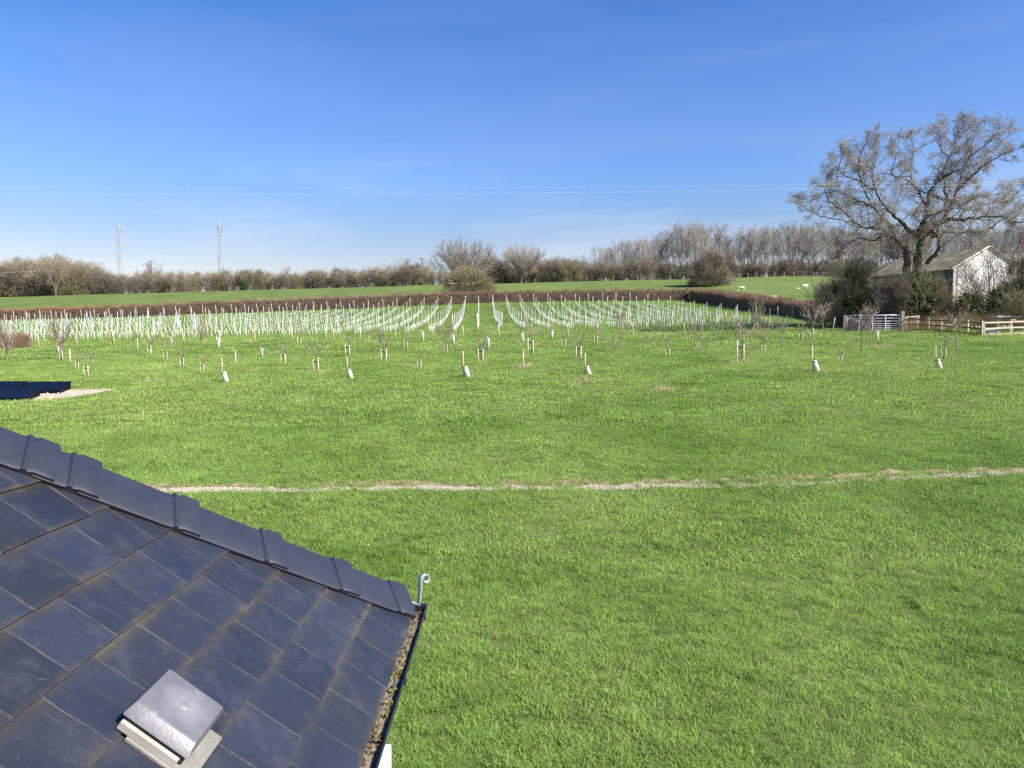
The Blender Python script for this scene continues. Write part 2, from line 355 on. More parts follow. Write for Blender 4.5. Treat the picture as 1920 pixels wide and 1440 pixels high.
# ------------------------------------------------------------------ scattering (grass, stones) with geometry nodes on a point mesh
def scatter(name, P, S, protos, label=None, cat=None, tilt=.12):
    me = bpy.data.meshes.new(name); me.vertices.add(len(P)); me.vertices.foreach_set('co', np.asarray(P, np.float32).ravel())
    a = me.attributes.new('sz', 'FLOAT', 'POINT'); a.data.foreach_set('value', np.asarray(S, np.float32)); me.update()
    ob = link(name, me); pc = bpy.data.collections.new(name + '_source')
    for q in protos: pc.objects.link(q)
    ng = bpy.data.node_groups.new(name + '_scatter', 'GeometryNodeTree')
    ng.interface.new_socket('Geometry', in_out='INPUT', socket_type='NodeSocketGeometry'); ng.interface.new_socket('Geometry', in_out='OUTPUT', socket_type='NodeSocketGeometry')
    n = ng.nodes; l = ng.links; gi = n.new('NodeGroupInput'); go = n.new('NodeGroupOutput')
    mpn = n.new('GeometryNodeMeshToPoints'); ip = n.new('GeometryNodeInstanceOnPoints'); ci = n.new('GeometryNodeCollectionInfo')
    ci.inputs['Collection'].default_value = pc; ci.inputs['Separate Children'].default_value = True; ci.inputs['Reset Children'].default_value = True
    rv = n.new('FunctionNodeRandomValue'); rv.data_type = 'FLOAT_VECTOR'; rv.inputs[0].default_value = (-tilt, -tilt, 0); rv.inputs[1].default_value = (tilt, tilt, 6.283)
    na = n.new('GeometryNodeInputNamedAttribute'); na.data_type = 'FLOAT'; na.inputs[0].default_value = 'sz'
    ri = n.new('FunctionNodeRandomValue'); ri.data_type = 'INT'; ri.inputs['Min'].default_value = 0; ri.inputs['Max'].default_value = len(protos) - 1; ri.inputs['Seed'].default_value = 5
    l.new(gi.outputs[0], mpn.inputs[0]); l.new(mpn.outputs[0], ip.inputs['Points']); l.new(ci.outputs[0], ip.inputs['Instance'])
    ip.inputs['Pick Instance'].default_value = True
    l.new([s for s in ri.outputs if s.type == 'INT'][0], ip.inputs['Instance Index']); l.new(rv.outputs[0], ip.inputs['Rotation']); l.new(na.outputs[0], ip.inputs['Scale'])
    l.new(ip.outputs[0], go.inputs[0]); md = ob.modifiers.new('scatter', 'NODES'); md.node_group = ng
    tag(ob, label, cat, kind='stuff'); return ob

def blades(seed, n, rad, h0, h1, wdt, lean=.5, arch=.6, material=None):
    g = np.random.default_rng(seed); r = rad * np.sqrt(g.random(n)); a = g.random(n) * 6.283
    bx, by = r * np.cos(a), r * np.sin(a); h = h0 + (h1 - h0) * g.random(n) ** 1.4; la = g.random(n) * 6.283
    ln = h * lean * (0.3 + g.random(n)); fa = g.random(n) * 6.283; wx, wy = np.cos(fa) * wdt, np.sin(fa) * wdt
    V = np.zeros((n, 5, 3)); bv = np.repeat(g.random(n), 5)
    lx, ly = np.cos(la) * ln, np.sin(la) * ln
    for k, (t, wk) in enumerate(((0, 1), (0, -1), (.55, .8), (.55, -.8), (1, 0))):
        V[:, k, 0] = bx + lx * t ** 1.8 + wx * wk; V[:, k, 1] = by + ly * t ** 1.8 + wy * wk
        V[:, k, 2] = h * (t - arch * .35 * t * t) - (.01 if t == 0 else 0)
    b = np.arange(n)[:, None] * 5
    return bpy.data.objects.new('tuft', me_np('tuft', V.reshape(-1, 3), [b + np.array([0, 1, 3, 2]), b + np.array([2, 3, 4])], material or M['blade'], attr={'bv': bv}))

fine = [blades(i, 100, .15, .03, .10, .0030, .7, .8) for i in range(5)] + [blades(9, 80, .13, .06, .15, .0034, .9, 1.0), blades(8, 80, .13, .05, .13, .0032, 1.0, 1.0)]
mid = [blades(20 + i, 100, .24, .035, .10, .0042, .7, .8) for i in range(4)]
coarse = [blades(30 + i, 110, .5, .05, .12, .008) for i in range(4)]
far_t = [blades(40 + i, 120, 1.0, .06, .16, .016) for i in range(3)]
rush = [blades(50 + i, 60, .12, .14, .34, .0035, .9, 1.3) for i in range(3)]
g = np.random.default_rng(11)
def spread(y0, y1, dens, s0, s1, umax=1.0):
    n = int((y1 * y1 - y0 * y0) / 2 * 2 * umax * dens); Y = np.sqrt(y0 * y0 + g.random(n) * (y1 * y1 - y0 * y0)); X = (g.random(n) * 2 - 1) * umax * Y
    d = Y - np.interp(X, spx, spy)
    ed = .19 * (.4 + .6 * np.sin(X * 1.7 + 2 * np.sin(X * .61)) * np.sin(X * .37 + 1))
    over = .5 + .5 * np.sin(X * .9 + 2.2 * np.sin(X * .23 + .6)); keep = ~((d > -.13 - .35 * ed) & (d < .05 + .18 * ed + .30 * (1 - over) ** 2)); keep |= (g.random(n) < .04 + .09 * over) & (abs(d) > .06)
    keep &= ~((X < -.9) & (Y < 4.5))
    if y0 < 40:
        near = (X < -12) & (Y > 22) & (Y < 36); ii = np.where(near)[0]
        for i in ii:
            if inside(X[i], Y[i], padpoly): keep[i] = False
    X, Y = X[keep], Y[keep]; Z = gz(X, Y)
    # tall and short areas: the mown sward is uneven
    patch = .5 + .5 * np.sin(X * .8 + 2.1 * np.sin(Y * .33)) * np.sin(Y * .9 + 1.7 * np.sin(X * .43)) + .25 * np.sin(X * 2.9 + Y * 1.3) * np.sin(Y * 2.3 - X)
    S = (s0 + (s1 - s0) * g.random(len(X))) * (.84 + .30 * np.clip(patch, 0, 1.3))
    return np.stack([X, Y, Z], -1), S
for nm, (y0, y1, dn, s0, s1), pr in (('grass', (5.8, 12.5, 78, .75, 1.15), fine), ('grass', (12.5, 24, 34, .9, 1.3), mid), ('grass', (24, 48, 9, .8, 1.25), coarse), ('grass', (48, 132, 1.1, .8, 1.2), far_t)):
    P, S = spread(y0, y1, dn, s0, s1); scatter(nm, P, S, pr)
# longer rank tufts: beyond the roof corner, along the strip, and a few docks in the lawn
P = []
for (cx_, cy_, sx_, sy_, n) in ((700, 1010, 70, 45, 150), (930, 890, 60, 22, 60), (1540, 885, 40, 6, 22), (1600, 905, 320, 3, 60), (600, 945, 180, 8, 30), (1150, 905, 300, 5, 60)):
    for _ in range(n):
        q = hit(g.normal(cx_, sx_), g.normal(cy_, sy_)); P.append(q)
for (px, py, n) in [(1246, 1030, 10), (1540, 1138, 9), (1730, 1142, 9), (1155, 1290, 6), (1900, 1235, 8), (760, 654, 14), (1160, 659, 12), (1220, 643, 10), (380, 702, 6), (593, 697, 8), (1420, 627, 14), (1700, 1300, 5), (1005, 1200, 4), (1250, 790, 8)]:
    h0 = hit(px, py)
    for _ in range(n): P.append(Vector((h0.x + g.normal(0, .1), h0.y + g.normal(0, .12), h0.z)))
P = np.array([(p.x, p.y, g1(p.x, p.y)) for p in P]); scatter('grass', P, .5 + .6 * g.random(len(P)), rush, tilt=.3)

# stones on the strip and pad
def stone(seed):
    bm = bmesh.new(); bmesh.ops.create_icosphere(bm, subdivisions=1, radius=1); q = random.Random(seed)
    for v in bm.verts: v.co *= q.uniform(.7, 1.15); v.co.z *= .6
    me = bpy.data.meshes.new('stone'); bm.to_mesh(me); bm.free(); me.materials.append(M['stone']); return bpy.data.objects.new('stone', me)
stones = [stone(i) for i in range(4)]
n = 9000; X = g.uniform(-12, 15, n); Y = np.interp(X, spx, spy) + g.normal(0, .12, n); P = np.stack([X, Y, gz(X, Y) + .012], -1)
Q = []
xs = [a for a, b in padpoly]; yy_ = [b for a, b in padpoly]
while len(Q) < 5000:
    a, b = g.uniform(max(min(xs), -24), max(xs)), g.uniform(min(yy_), max(yy_))
    if inside(a, b, padpoly): Q.append((a, b, g1(a, b) + .02))
P = np.concatenate([P, np.array(Q)]); scatter('gravel', P, g.uniform(.008, .022, len(P)), stones, tilt=3)
# brown litter and dead stems on the cut bank
lit = [blades(70 + i, 24, .10, .015, .06, .006, 1.6, 1.2, M['dry']) for i in range(3)]
n = 900; X = g.uniform(-12, 15, n); kk = (np.sin(X * 1.1 + 1.4 * np.sin(X * .37)) + g.normal(0, .4, n)) > .1; X = X[kk]
Y = np.interp(X, spx, spy) + g.uniform(.16, .5, len(X)); scatter('dry_grass', np.stack([X, Y, gz(X, Y) + .03], -1), g.uniform(.5, 1.1, len(X)), lit, tilt=.5)

# ------------------------------------------------------------------ the low house wing with its slate hip roof
EX, YC, EZ = -0.5345, 4.12, HC - 1.5
KH = .68   # how far the hip runs back for each metre up the near slope
house = empty('slate_roofed_house', (EX - .3, 2.0, 0))
tag(house, 'white rendered house wing under a dark slate hip roof with mossy gutter', 'house')
HO = Vector(house.location)
def hobj(name, me, parent=house):
    o = link(name, me, parent)
    return o
def slate_mat():
    m = bpy.data.materials.new('roof_slate'); m.use_nodes = True; n = m.node_tree.nodes; l = m.node_tree.links; b = n['Principled BSDF']
    b.inputs['Specular IOR Level'].default_value = .42
    tcn = n.new('ShaderNodeTexCoord'); at_ = n.new('ShaderNodeAttribute'); at_.attribute_name = 'sid'
    def noise(sc, st=(1, 1, 1), det=6, rough=.6, dist=0, src='Object'):
        mp = n.new('ShaderNodeMapping'); mp.inputs['Scale'].default_value = st; l.new(tcn.outputs[src], mp.inputs[0])
        z = n.new('ShaderNodeTexNoise'); z.noise_dimensions = '4D'; z.inputs['Scale'].default_value = sc; z.inputs['Detail'].default_value = det; z.inputs['Roughness'].default_value = rough
        z.inputs['Distortion'].default_value = dist; l.new(mp.outputs[0], z.inputs['Vector'])
        mm = n.new('ShaderNodeMath'); mm.operation = 'MULTIPLY'; mm.inputs[1].default_value = 40; l.new(at_.outputs['Fac'], mm.inputs[0]); l.new(mm.outputs[0], z.inputs['W'])
        return z.outputs[0]
    def ramp(s, cs):
        r = n.new('ShaderNodeValToRGB'); e = r.color_ramp.elements
        while len(e) < len(cs): e.new(.5)
        for i, (p, c) in enumerate(cs): e[i].position = p; e[i].color = ((c, c, c, 1) if not hasattr(c, '__len__') else (*c, 1))
        l.new(s, r.inputs[0]); return r.outputs[0]
    def mix(f, a, c, mode='MIX'):
        x = n.new('ShaderNodeMixRGB'); x.blend_type = mode; l.new(f, x.inputs[0]) if not isinstance(f, float) else setattr(x.inputs[0], 'default_value', f)
        l.new(a, x.inputs[1])
        if isinstance(c, tuple): x.inputs[2].default_value = (*c, 1)
        else: l.new(c, x.inputs[2])
        return x.outputs[0]
    def math_(op, a, b_=None, v=None):
        x = n.new('ShaderNodeMath'); x.operation = op; l.new(a, x.inputs[0])
        if b_ is not None: l.new(b_, x.inputs[1])
        elif v is not None: x.inputs[1].default_value = v
        return x.outputs[0]
    base = ramp(noise(2.2), [(.3, (.014, .017, .029)), (.5, (.020, .024, .040)), (.72, (.028, .032, .048))])
    dark = ramp(noise(1.4, det=3), [(.45, 0.), (.7, .6)]); base = mix(dark, base, (.028, .028, .030))
    hv = n.new('ShaderNodeHueSaturation'); mr_ = n.new('ShaderNodeMapRange'); mr_.inputs[3].default_value = .82; mr_.inputs[4].default_value = 1.18
    l.new(at_.outputs['Fac'], mr_.inputs[0]); l.new(mr_.outputs[0], hv.inputs['Value']); l.new(base, hv.inputs['Color']); base = hv.outputs[0]
    # scratches and pale smears
    scr = ramp(noise(16, (1, 1, 1), 5, .7, 3.0), [(.64, 0.), (.69, .40), (.72, 0.)]); base = mix(scr, base, (.20, .20, .22))
    sm = ramp(noise(5, (1, 1, 1), 8, .75), [(.52, 0.), (.78, .42)]); base = mix(sm, base, (.11, .11, .12))
    # algae at the tail and head, lime along the side joints: distances from the slate's own edges
    uvn = n.new('ShaderNodeUVMap'); uvn.uv_map = 'UVMap'; su = n.new('ShaderNodeSeparateXYZ'); l.new(uvn.outputs[0], su.inputs[0])
    eu = math_('MINIMUM', su.outputs[0], math_('SUBTRACT', su.outputs[0], v=1)); 
    d0 = math_('ABSOLUTE', math_('SUBTRACT', su.outputs[0], v=.5)); side = math_('MULTIPLY', d0, v=2)           # 1 at the side joints
    wob = noise(9, det=5); wv = math_('MULTIPLY', math_('SUBTRACT', wob, v=.5), v=.5)
    tail = su.outputs[1]                                                                                          # 0 at the tail, 1 at the course above
    ta = math_('ADD', tail, wv); tl = ramp(ta, [(.0, .75), (.03, .35), (.12, .0)])
    hd = ramp(ta, [(.76, 0.), (.95, .30), (.985, .62), (1.0, .85)])
    al = math_('MAXIMUM', tl, hd); gate = ramp(noise(.9, det=3), [(.42, .12), (.66, .8)]); al = math_('MULTIPLY', al, gate)
    base = mix(al, base, (.115, .098, .040))
    sw = math_('ADD', side, math_('MULTIPLY', wv, v=.10)); lm = ramp(sw, [(.965, 0.), (.992, .55), (1., .7)])
    lg = ramp(noise(7, det=7, rough=.8), [(.42, .05), (.60, 1.)]); base = mix(math_('MULTIPLY', lm, lg), base, (.20, .18, .13))
    um = n.new('ShaderNodeMapping'); um.inputs['Scale'].default_value = (7, .9, 1); l.new(uvn.outputs[0], um.inputs[0]); un_ = n.new('ShaderNodeTexNoise'); un_.noise_dimensions = '4D'; un_.inputs['Scale'].default_value = 1.0; un_.inputs['Detail'].default_value = 7; un_.inputs['Roughness'].default_value = .65
    wm = n.new('ShaderNodeMath'); wm.operation = 'MULTIPLY'; wm.inputs[1].default_value = 31; l.new(at_.outputs['Fac'], wm.inputs[0]); l.new(wm.outputs[0], un_.inputs['W']); l.new(um.outputs[0], un_.inputs['Vector'])
    base = mix(ramp(un_.outputs[0], [(.55, 0.), (.72, .30)]), base, (.050, .045, .038)); base = mix(ramp(un_.outputs[0], [(.26, .30), (.40, 0.)]), base, (.085, .09, .105))
    spk = ramp(noise(90, det=2), [(.76, 0.), (.80, .7)]); base = mix(spk, base, (.30, .30, .30))
    l.new(base, b.inputs['Base Color'])
    l.new(ramp(noise(6), [(.3, .38), (.7, .58)]), b.inputs['Roughness'])
    bu = n.new('ShaderNodeBump'); bu.inputs['Strength'].default_value = .5; bu.inputs['Distance'].default_value = .004
    l.new(noise(14, det=8, rough=.7, dist=.6), bu.inputs['Height']); l.new(bu.outputs[0], b.inputs['Normal'])
    return m
M['slate'] = slate_mat()
def clip_half(poly, f):
    o = []
    for i in range(len(poly)):
        a, b = poly[i], poly[(i + 1) % len(poly)]; fa, fb = f(a), f(b)
        if fa >= 0: o.append(a)
        if (fa >= 0) != (fb >= 0):
            t = fa / (fa - fb); o.append((a[0] + t * (b[0] - a[0]), a[1] + t * (b[1] - a[1])))
    return o
GA = .2215; SW = .2568; RIDGE_S = 3.4
def roof_face(place, lim, lo, seed, phase0):
    q = random.Random(seed); V = []; Fs = {}; UV = []; SID = []
    k = 0
    while k * GA < RIDGE_S:
        ph = phase0 + (SW / 2 if k % 2 else 0); s0 = k * GA; s1 = s0 + GA * 1.35
        i0 = int((lo - ph) / SW) - 1
        for i in range(i0, i0 + 60):
            y0 = ph + i * SW + .0016; y1 = y0 + SW - .0032
            if y0 > lim(s0): break
            if y1 < lo: continue
            j = q.uniform(-.0035, .0035); sk = q.uniform(-.002, .002)
            poly = [(s0 + j + sk, y0), (s0 + j - sk, y1), (s1, y1), (s1, y0)]
            poly = clip_half(poly, lambda p: lim(p[0]) - p[1]); poly = clip_half(poly, lambda p: p[1] - lo)
            if len(poly) < 3: continue
            lift = q.uniform(0, .0025); th = .0062; sid = q.random(); m = len(poly); b = len(V)
            tw = q.uniform(-.0015, .0015)
            for top in (0, 1):
                for (s, y) in poly:
                    t = (s - s0) / (s1 - s0); nn = .012 * (1 - t) + lift * (1 - t) + tw * (y - y0) / SW + (th if top else 0) + (0 if top else .0)
                    V.append(place(s, y, nn)); UV.append(((y - y0) / (y1 - y0), (s - s0) / GA)); SID.append(sid)
            Fs.setdefault(m, []).append([b + m + z for z in range(m)])
            for z in range(m): Fs.setdefault(4, []).append([b + z, b + (z + 1) % m, b + m + (z + 1) % m, b + m + z])
        k += 1
    return V, [np.array(f) for f in Fs.values()], UV, SID
def near_pl(s, y, n=0): return (EX - s * .8 + n * .6 - HO.x, y - HO.y, EZ + s * .6 + n * .8)
_fl = math.hypot(.6, KH)
def far_pl(s, x, n=0): return (EX - x - HO.x, YC - s * KH + n * .6 / _fl - HO.y, EZ + s * .6 + n * KH / _fl)   # x counted leftwards from the corner
V, Fq, UV, SID = roof_face(near_pl, lambda s: YC - s * KH - .01, -.35, 4, 2.094 - 10 * SW)
me = me_np('roof', V, Fq, M['slate'], uv=UV, attr={'sid': SID}); bm = bmesh.new(); bm.from_mesh(me); bmesh.ops.recalc_face_normals(bm, faces=bm.faces); bm.to_mesh(me); bm.free()
roof = hobj('roof', me)
def place_far(s, y, n): return far_pl(s, y, n)
W2 = 5.4
V, Fq, UV, SID = roof_face(lambda s, y, n: far_pl(s, W2 - y, n), lambda s: W2 - s * .8 - .01, 2.75, 5, 0.0)
Vb, Fb, UVb, SIDb = roof_face(lambda s, y, n: far_pl(s, y, n), lambda s: 2.70, 0.0, 6, 0.1)
# the far face's slates nearer the corner start at the hip: keep those left of it
Vb2 = []; 
k = 0; q = random.Random(8); Vc = []; Fc = {}; UVc = []; Sc = []
while k * GA < RIDGE_S:
    ph = (SW / 2 if k % 2 else 0); s0 = k * GA; s1 = s0 + GA * 1.35
    for i in range(0, 24):
        x0 = ph + i * SW - SW + .0016; x1 = x0 + SW - .0032
        poly = clip_half([(s0, x0), (s0, x1), (s1, x1), (s1, x0)], lambda p: p[1] - p[0] * .8 - .01)
        poly = clip_half(poly, lambda p: W2 - .8 * p[0] - .01 - p[1]) if len(poly) > 2 else poly
        if len(poly) < 3: continue
        b = len(Vc); m = len(poly); sid = q.random()
        for top in (0, 1):
            for (s, x) in poly:
                t = (s - s0) / (s1 - s0); Vc.append(far_pl(s, x, .012 * (1 - t) + .006 * top)); UVc.append(((x - x0) / SW, (s - s0) / GA)); Sc.append(sid)
        Fc.setdefault(m, []).append([b + m + z for z in range(m)])
        for z in range(m): Fc.setdefault(4, []).append([b + z, b + (z + 1) % m, b + m + (z + 1) % m, b + m + z])
    k += 1
me = me_np('roof', Vc, [np.array(f) for f in Fc.values()], M['slate'], uv=UVc, attr={'sid': Sc}); bm = bmesh.new(); bm.from_mesh(me); bmesh.ops.recalc_face_normals(bm, faces=bm.faces); bm.to_mesh(me); bm.free()
hobj('roof', me)
# boarding under the slates and the left slope
mb = MB(); O = HO; RX, RZ = EX - .8 * RIDGE_S, EZ + .6 * RIDGE_S
def W(*p): return (p[0] - O.x, p[1] - O.y, p[2])
mb.add([W(EX, -.35, EZ - .01), W(EX, YC, EZ - .01), W(RX, YC - KH * RIDGE_S, RZ - .01), W(RX, -.35, RZ - .01),
        W(EX - W2, -.35, EZ - .01), W(EX - W2, YC, EZ - .01)],
       [(0, 1, 2, 3), (1, 5, 2), (5, 4, 3, 2), (0, 3, 4), (0, 4, 5, 1)])
mb.obj('roof_deck', M['cap'], house)
# walls
mb = MB(); mb.box((EX - W2 / 2 - O.x, 1.72 - O.y, (EZ - .06) / 2 - .2), (W2 - .36, 4.36, EZ - .06 + .4)); mb.obj('wall', M['white'], house)
mb = MB(); mb.box((-.5595 - O.x, 1.06 - O.y, 1.08), (.215, 3.44, 2.76)); mb.obj('wall', M['white'], house)
mb = MB(); mb.box((EX - .035 - O.x, 1.9 - O.y, EZ - .125), (.022, YC * 2 - 4.0, .15)); mb.box((EX - W2 / 2 - O.x, YC - .035 - O.y, EZ - .125), (W2 - .1, .022, .15)); mb.obj('fascia', M['white'], house)
# hip tiles: dark angular caps, each with a raised collar at its lower end
dh = Vector((-.8, -KH, .6)).normalized()
def perp(v): v = Vector(v); return (v - dh * v.dot(dh)).normalized()
E1, E2 = perp((0, -1, 0)), perp((-1, 0, 0)); N1, N2 = Vector((.6, 0, .8)), Vector((0, .6, KH)).normalized(); NH = (N1 + N2).normalized()
def hip_pt(s): return Vector((EX - .8 * s, YC - KH * s, EZ + .6 * s)) - O
WING = .175
def cap_profile(s, lift, ap):
    H = hip_pt(s); n1 = .034 + lift; th = .010
    out = [H + E1 * (WING + .004) + N1 * (.012), H + E1 * (WING + .012) + N1 * (n1 - .004), H + E1 * (WING - .004) + N1 * (n1 + .006), H + E1 * .03 + N1 * .01 + NH * (.055 + ap), H + NH * (.068 + ap),
           H + E2 * .03 + N2 * .01 + NH * (.055 + ap), H + E2 * (WING - .004) + N2 * (n1 + .006), H + E2 * (WING + .012) + N2 * (n1 - .004), H + E2 * (WING + .004) + N2 * .012]
    inn = [H + E2 * (WING - .008) + N2 * .012, H + E2 * (WING - .014) + N2 * (n1 - .006), H + NH * (.040 + ap), H + E1 * (WING - .014) + N1 * (n1 - .006), H + E1 * (WING - .008) + N1 * .012]
    return out + inn
def cap(s_lo, s_hi, short=False):
    sec = []
    rib = .010
    s = s_lo - .012
    for ss, lift, ap in ((s, .010, .015), (s + .008, .013, .019), (s + .066, .013, .019), (s + .074, .009, .013), (s + .084, .007, .010), (s + .090, .012, .016), (s + .097, .012, .016), (s + .104, .003, .003), (s + .125, .0, .0), (s_hi, -.002, -.002)):
        if ss <= s_hi: sec.append(cap_profile(ss, lift, ap))
    m = len(sec[0]); vs = [v for r in sec for v in r]; fs = [tuple(range(m))[::-1], tuple((len(sec) - 1) * m + k for k in range(m))]
    for i in range(len(sec) - 1):
        for k in range(m): fs.append((i * m + k, i * m + (k + 1) % m, (i + 1) * m + (k + 1) % m, (i + 1) * m + k))
    c = MB(); c.add(vs, fs); me = c.mesh('hip_tile', M['cap'], True)
    bm = bmesh.new(); bm.from_mesh(me)
    for e in bm.edges:
        if len(e.link_faces) == 2 and e.calc_face_angle(0) > R(34): e.smooth = False
    bm.to_mesh(me); bm.free(); hobj('hip_tile', me)
# s on the roof plane of each collar's lower edge (the wing's foot sits WING away along the slope)
LOW = [.10, .41, .76, 1.125, 1.49, 1.63, 1.99, 2.35, 2.71, 3.07]
for i, s in enumerate(LOW): cap(s, LOW[i + 1] + .05 if i + 1 < len(LOW) else RIDGE_S)
# ridge
c = MB()
c.add([W(RX + .14, -.35, RZ - .09), W(RX, -.35, RZ + .05), W(RX - .14, -.35, RZ - .09), W(RX + .14, YC - KH * RIDGE_S, RZ - .09), W(RX, YC - KH * RIDGE_S, RZ + .05), W(RX - .14, YC - KH * RIDGE_S, RZ - .09)], [(0, 1, 4, 3), (1, 2, 5, 4), (0, 3, 5, 2), (0, 2, 1), (3, 4, 5)])
c.obj('ridge_tile', M['cap'], house)
# galvanised hip iron, a flat strap that rises from the foot of the hip and curls over
def strap(path, wv, th, name, material, parent):
    wv = Vector(wv); V = []; n = len(path)
    for i, p in enumerate(path):
        p = Vector(p); d = (Vector(path[min(i + 1, n - 1)]) - Vector(path[max(i - 1, 0)])).normalized(); nn = d.cross(wv).normalized() * th / 2; wd_ = wv.normalized() * wv.length / 2
        V += [p - wd_ - nn, p + wd_ - nn, p + wd_ + nn, p - wd_ + nn]
    fs = [(0, 1, 2, 3), tuple((n - 1) * 4 + k for k in (3, 2, 1, 0))] + [(i * 4 + k, i * 4 + (k + 1) % 4, (i + 1) * 4 + (k + 1) % 4, (i + 1) * 4 + k) for i in range(n - 1) for k in range(4)]
    c = MB(); c.add(V, fs); return c.obj(name, material, parent, True)
H0 = hip_pt(-.02); od = Vector((1, 1, 0)).normalized(); sdv = Vector((1, -1, 0)).normalized()
path = [hip_pt(.12) + NH * .02, H0 + NH * .015, H0 + od * .012 + Vector((0, 0, .04)), H0 + od * .016 + Vector((0, 0, .09)), H0 + od * .02 + Vector((0, 0, .125))]
cc_ = H0 + od * .052 + Vector((0, 0, .148)); 
for k in range(15):
    a = R(195 - k * 25); r_ = .034 - .0015 * k; path.append(cc_ + od * math.cos(a) * r_ + Vector((0, 0, math.sin(a) * r_)))
strap(path, sdv * .03, .005, 'hip_iron', M['lead'], house)
# gutter: half round, along the near eave and round the corner
def gutter(p0, p1, across, name):
    p0 = Vector(p0) - O; p1 = Vector(p1) - O; ac = Vector(across); n = 14; V = []; sec = []
    for k in range(n + 1):
        a = math.pi * k / n; sec.append((-math.cos(a) * .042, -math.sin(a) * .044))
    sec2 = [(x * .93, z * .93 + .001) for x, z in sec][::-1]
    full = sec[:-1] + [(.042, -.004), (.048, -.006), (.050, .001), (.046, .006), (.040, .004)] + sec2[1:]
    for P_ in (p0, p1):
        for (x, z) in full: V.append(P_ + ac * x + Vector((0, 0, z)))
    m = len(full); c = MB(); c.add(V, [tuple(range(m))[::-1], tuple(range(m, 2 * m))] + [(k, (k + 1) % m, m + (k + 1) % m, m + k) for k in range(m)])
    return c.obj(name, M['pvc'], house, False)
GX = EX + .020; GZt = EZ - .012
gut = gutter((GX, -.3, GZt), (GX, YC + .045, GZt), (1, 0, 0), 'gutter')
gut2 = gutter((EX - W2, YC + .02, GZt), (EX + .0, YC + .02, GZt), (0, 1, 0), 'gutter')
c = MB(); n = 10
pf = [Vector((GX - O.x - math.cos(math.pi * k / n) * .046, YC + .045 - O.y, GZt - math.sin(math.pi * k / n) * .050 + .003)) for k in range(n + 1)]
pf += [p + Vector((0, .03, .0)) for p in pf]; m = n + 1
c.add(pf, [tuple(range(m))[::-1], tuple(range(m, 2 * m))] + [(k, (k + 1) % m, m + (k + 1) % m, m + k) for k in range(m)]); c.obj('end_stop', M['pvc'], gut, False)
for yb in (.4, 1.35, 2.3, 3.25, 4.0):
    c = MB(); pt = [Vector((GX - O.x - math.cos(math.pi * k / 10) * .0505, yb - O.y, GZt - math.sin(math.pi * k / 10) * .052 + .006)) for k in range(11)]
    V = []
    for p in pt: V += [p + Vector((0, -.016, 0)), p + Vector((0, .016, 0)), p + Vector((0, .016, -.004)), p + Vector((0, -.016, -.004))]
    c.add(V, [(i * 4 + k, i * 4 + (k + 1) % 4, i * 4 + 4 + (k + 1) % 4, i * 4 + 4 + k) for i in range(10) for k in range(4)])
    c.box((GX + .052 - O.x, yb - O.y, GZt + .0), (.008, .034, .026)); c.obj('gutter_bracket', M['pvc'], gut)
# silt, moss and leaf litter lying in the gutter
dm = mat('gutter_silt', [(.32, (.045, .032, .022)), (.45, (.13, .10, .07)), (.55, (.24, .20, .15)), (.66, (.17, .15, .06)), (.8, (.26, .25, .08))], 9, .95, 1, 60, coord='World', detail=8)
g2 = np.random.default_rng(5); ny, nx = 520, 11; V = []
def vnoise(y, x, s): return math.sin(y * 31 * s + 3 * math.sin(y * 7 + x * 40)) * math.sin(x * 90 * s + y * 13 + 2 * math.sin(y * 17))
for i in range(ny):
    y = -.28 + i * (YC + .03 + .28) / (ny - 1)
    for k in range(nx):
        x = -.037 + k * .0074; e = 1 - (abs(x) / .039) ** 4
        V.append((GX + x - O.x, y - O.y, GZt - .026 + .011 * (.5 + .5 * math.sin(y * 4 + 1.2 * math.sin(y * 11))) * e + .006 * vnoise(y, x, 1) * e + g2.normal(0, .0018) * e - (.004 if k in (0, nx - 1) else 0)))
Fq = [(i * nx + k, i * nx + k + 1, (i + 1) * nx + k + 1, (i + 1) * nx + k) for i in range(ny - 1) for k in range(nx - 1)]
o = hobj('gutter_silt', me_np('gutter_silt', V, np.array(Fq), dm, True), gut)
# crumbs: leaf flakes and moss lumps in the silt
def crumbs(nm, n, sz, material, seed, flat):
    g3 = np.random.default_rng(seed); V = np.zeros((n, 4, 3)); yc = g3.uniform(-.2, YC, n); yc = yc[np.sin(yc * 5.1 + seed) + g3.normal(0, .5, n) > .0]; n = len(yc); V = V[:n]
    xc = g3.uniform(-.032, .026, n); a = g3.uniform(0, 6.28, n); s = sz * g3.uniform(.4, 1, n); tl = g3.normal(0, flat, (n, 2))
    for k, (p, q_) in enumerate(((-1, -.5), (1, -.45), (.9, .5), (-.8, .55))):
        dx = (np.cos(a) * p - np.sin(a) * q_) * s; dy = (np.sin(a) * p + np.cos(a) * q_) * s
        V[:, k, 0] = GX + xc + dx - O.x; V[:, k, 1] = yc + dy - O.y; V[:, k, 2] = GZt - .012 + g3.uniform(-.003, .004, n) + dx * tl[:, 0] + dy * tl[:, 1]
    ob = hobj(nm, me_np(nm, V.reshape(-1, 3), np.arange(n)[:, None] * 4 + np.arange(4), material), gut); ob['kind'] = 'stuff'
crumbs('leaf_litter', 520, .011, mat('litter', [(.35, (.035, .025, .018)), (.55, (.20, .13, .06)), (.75, (.28, .22, .12))], 60, .9, coord='World'), 1, .5)
crumbs('moss', 420, .012, mat('moss', [(.35, (.10, .095, .02)), (.65, (.27, .25, .05))], 40, .95, coord='World'), 4, .5)
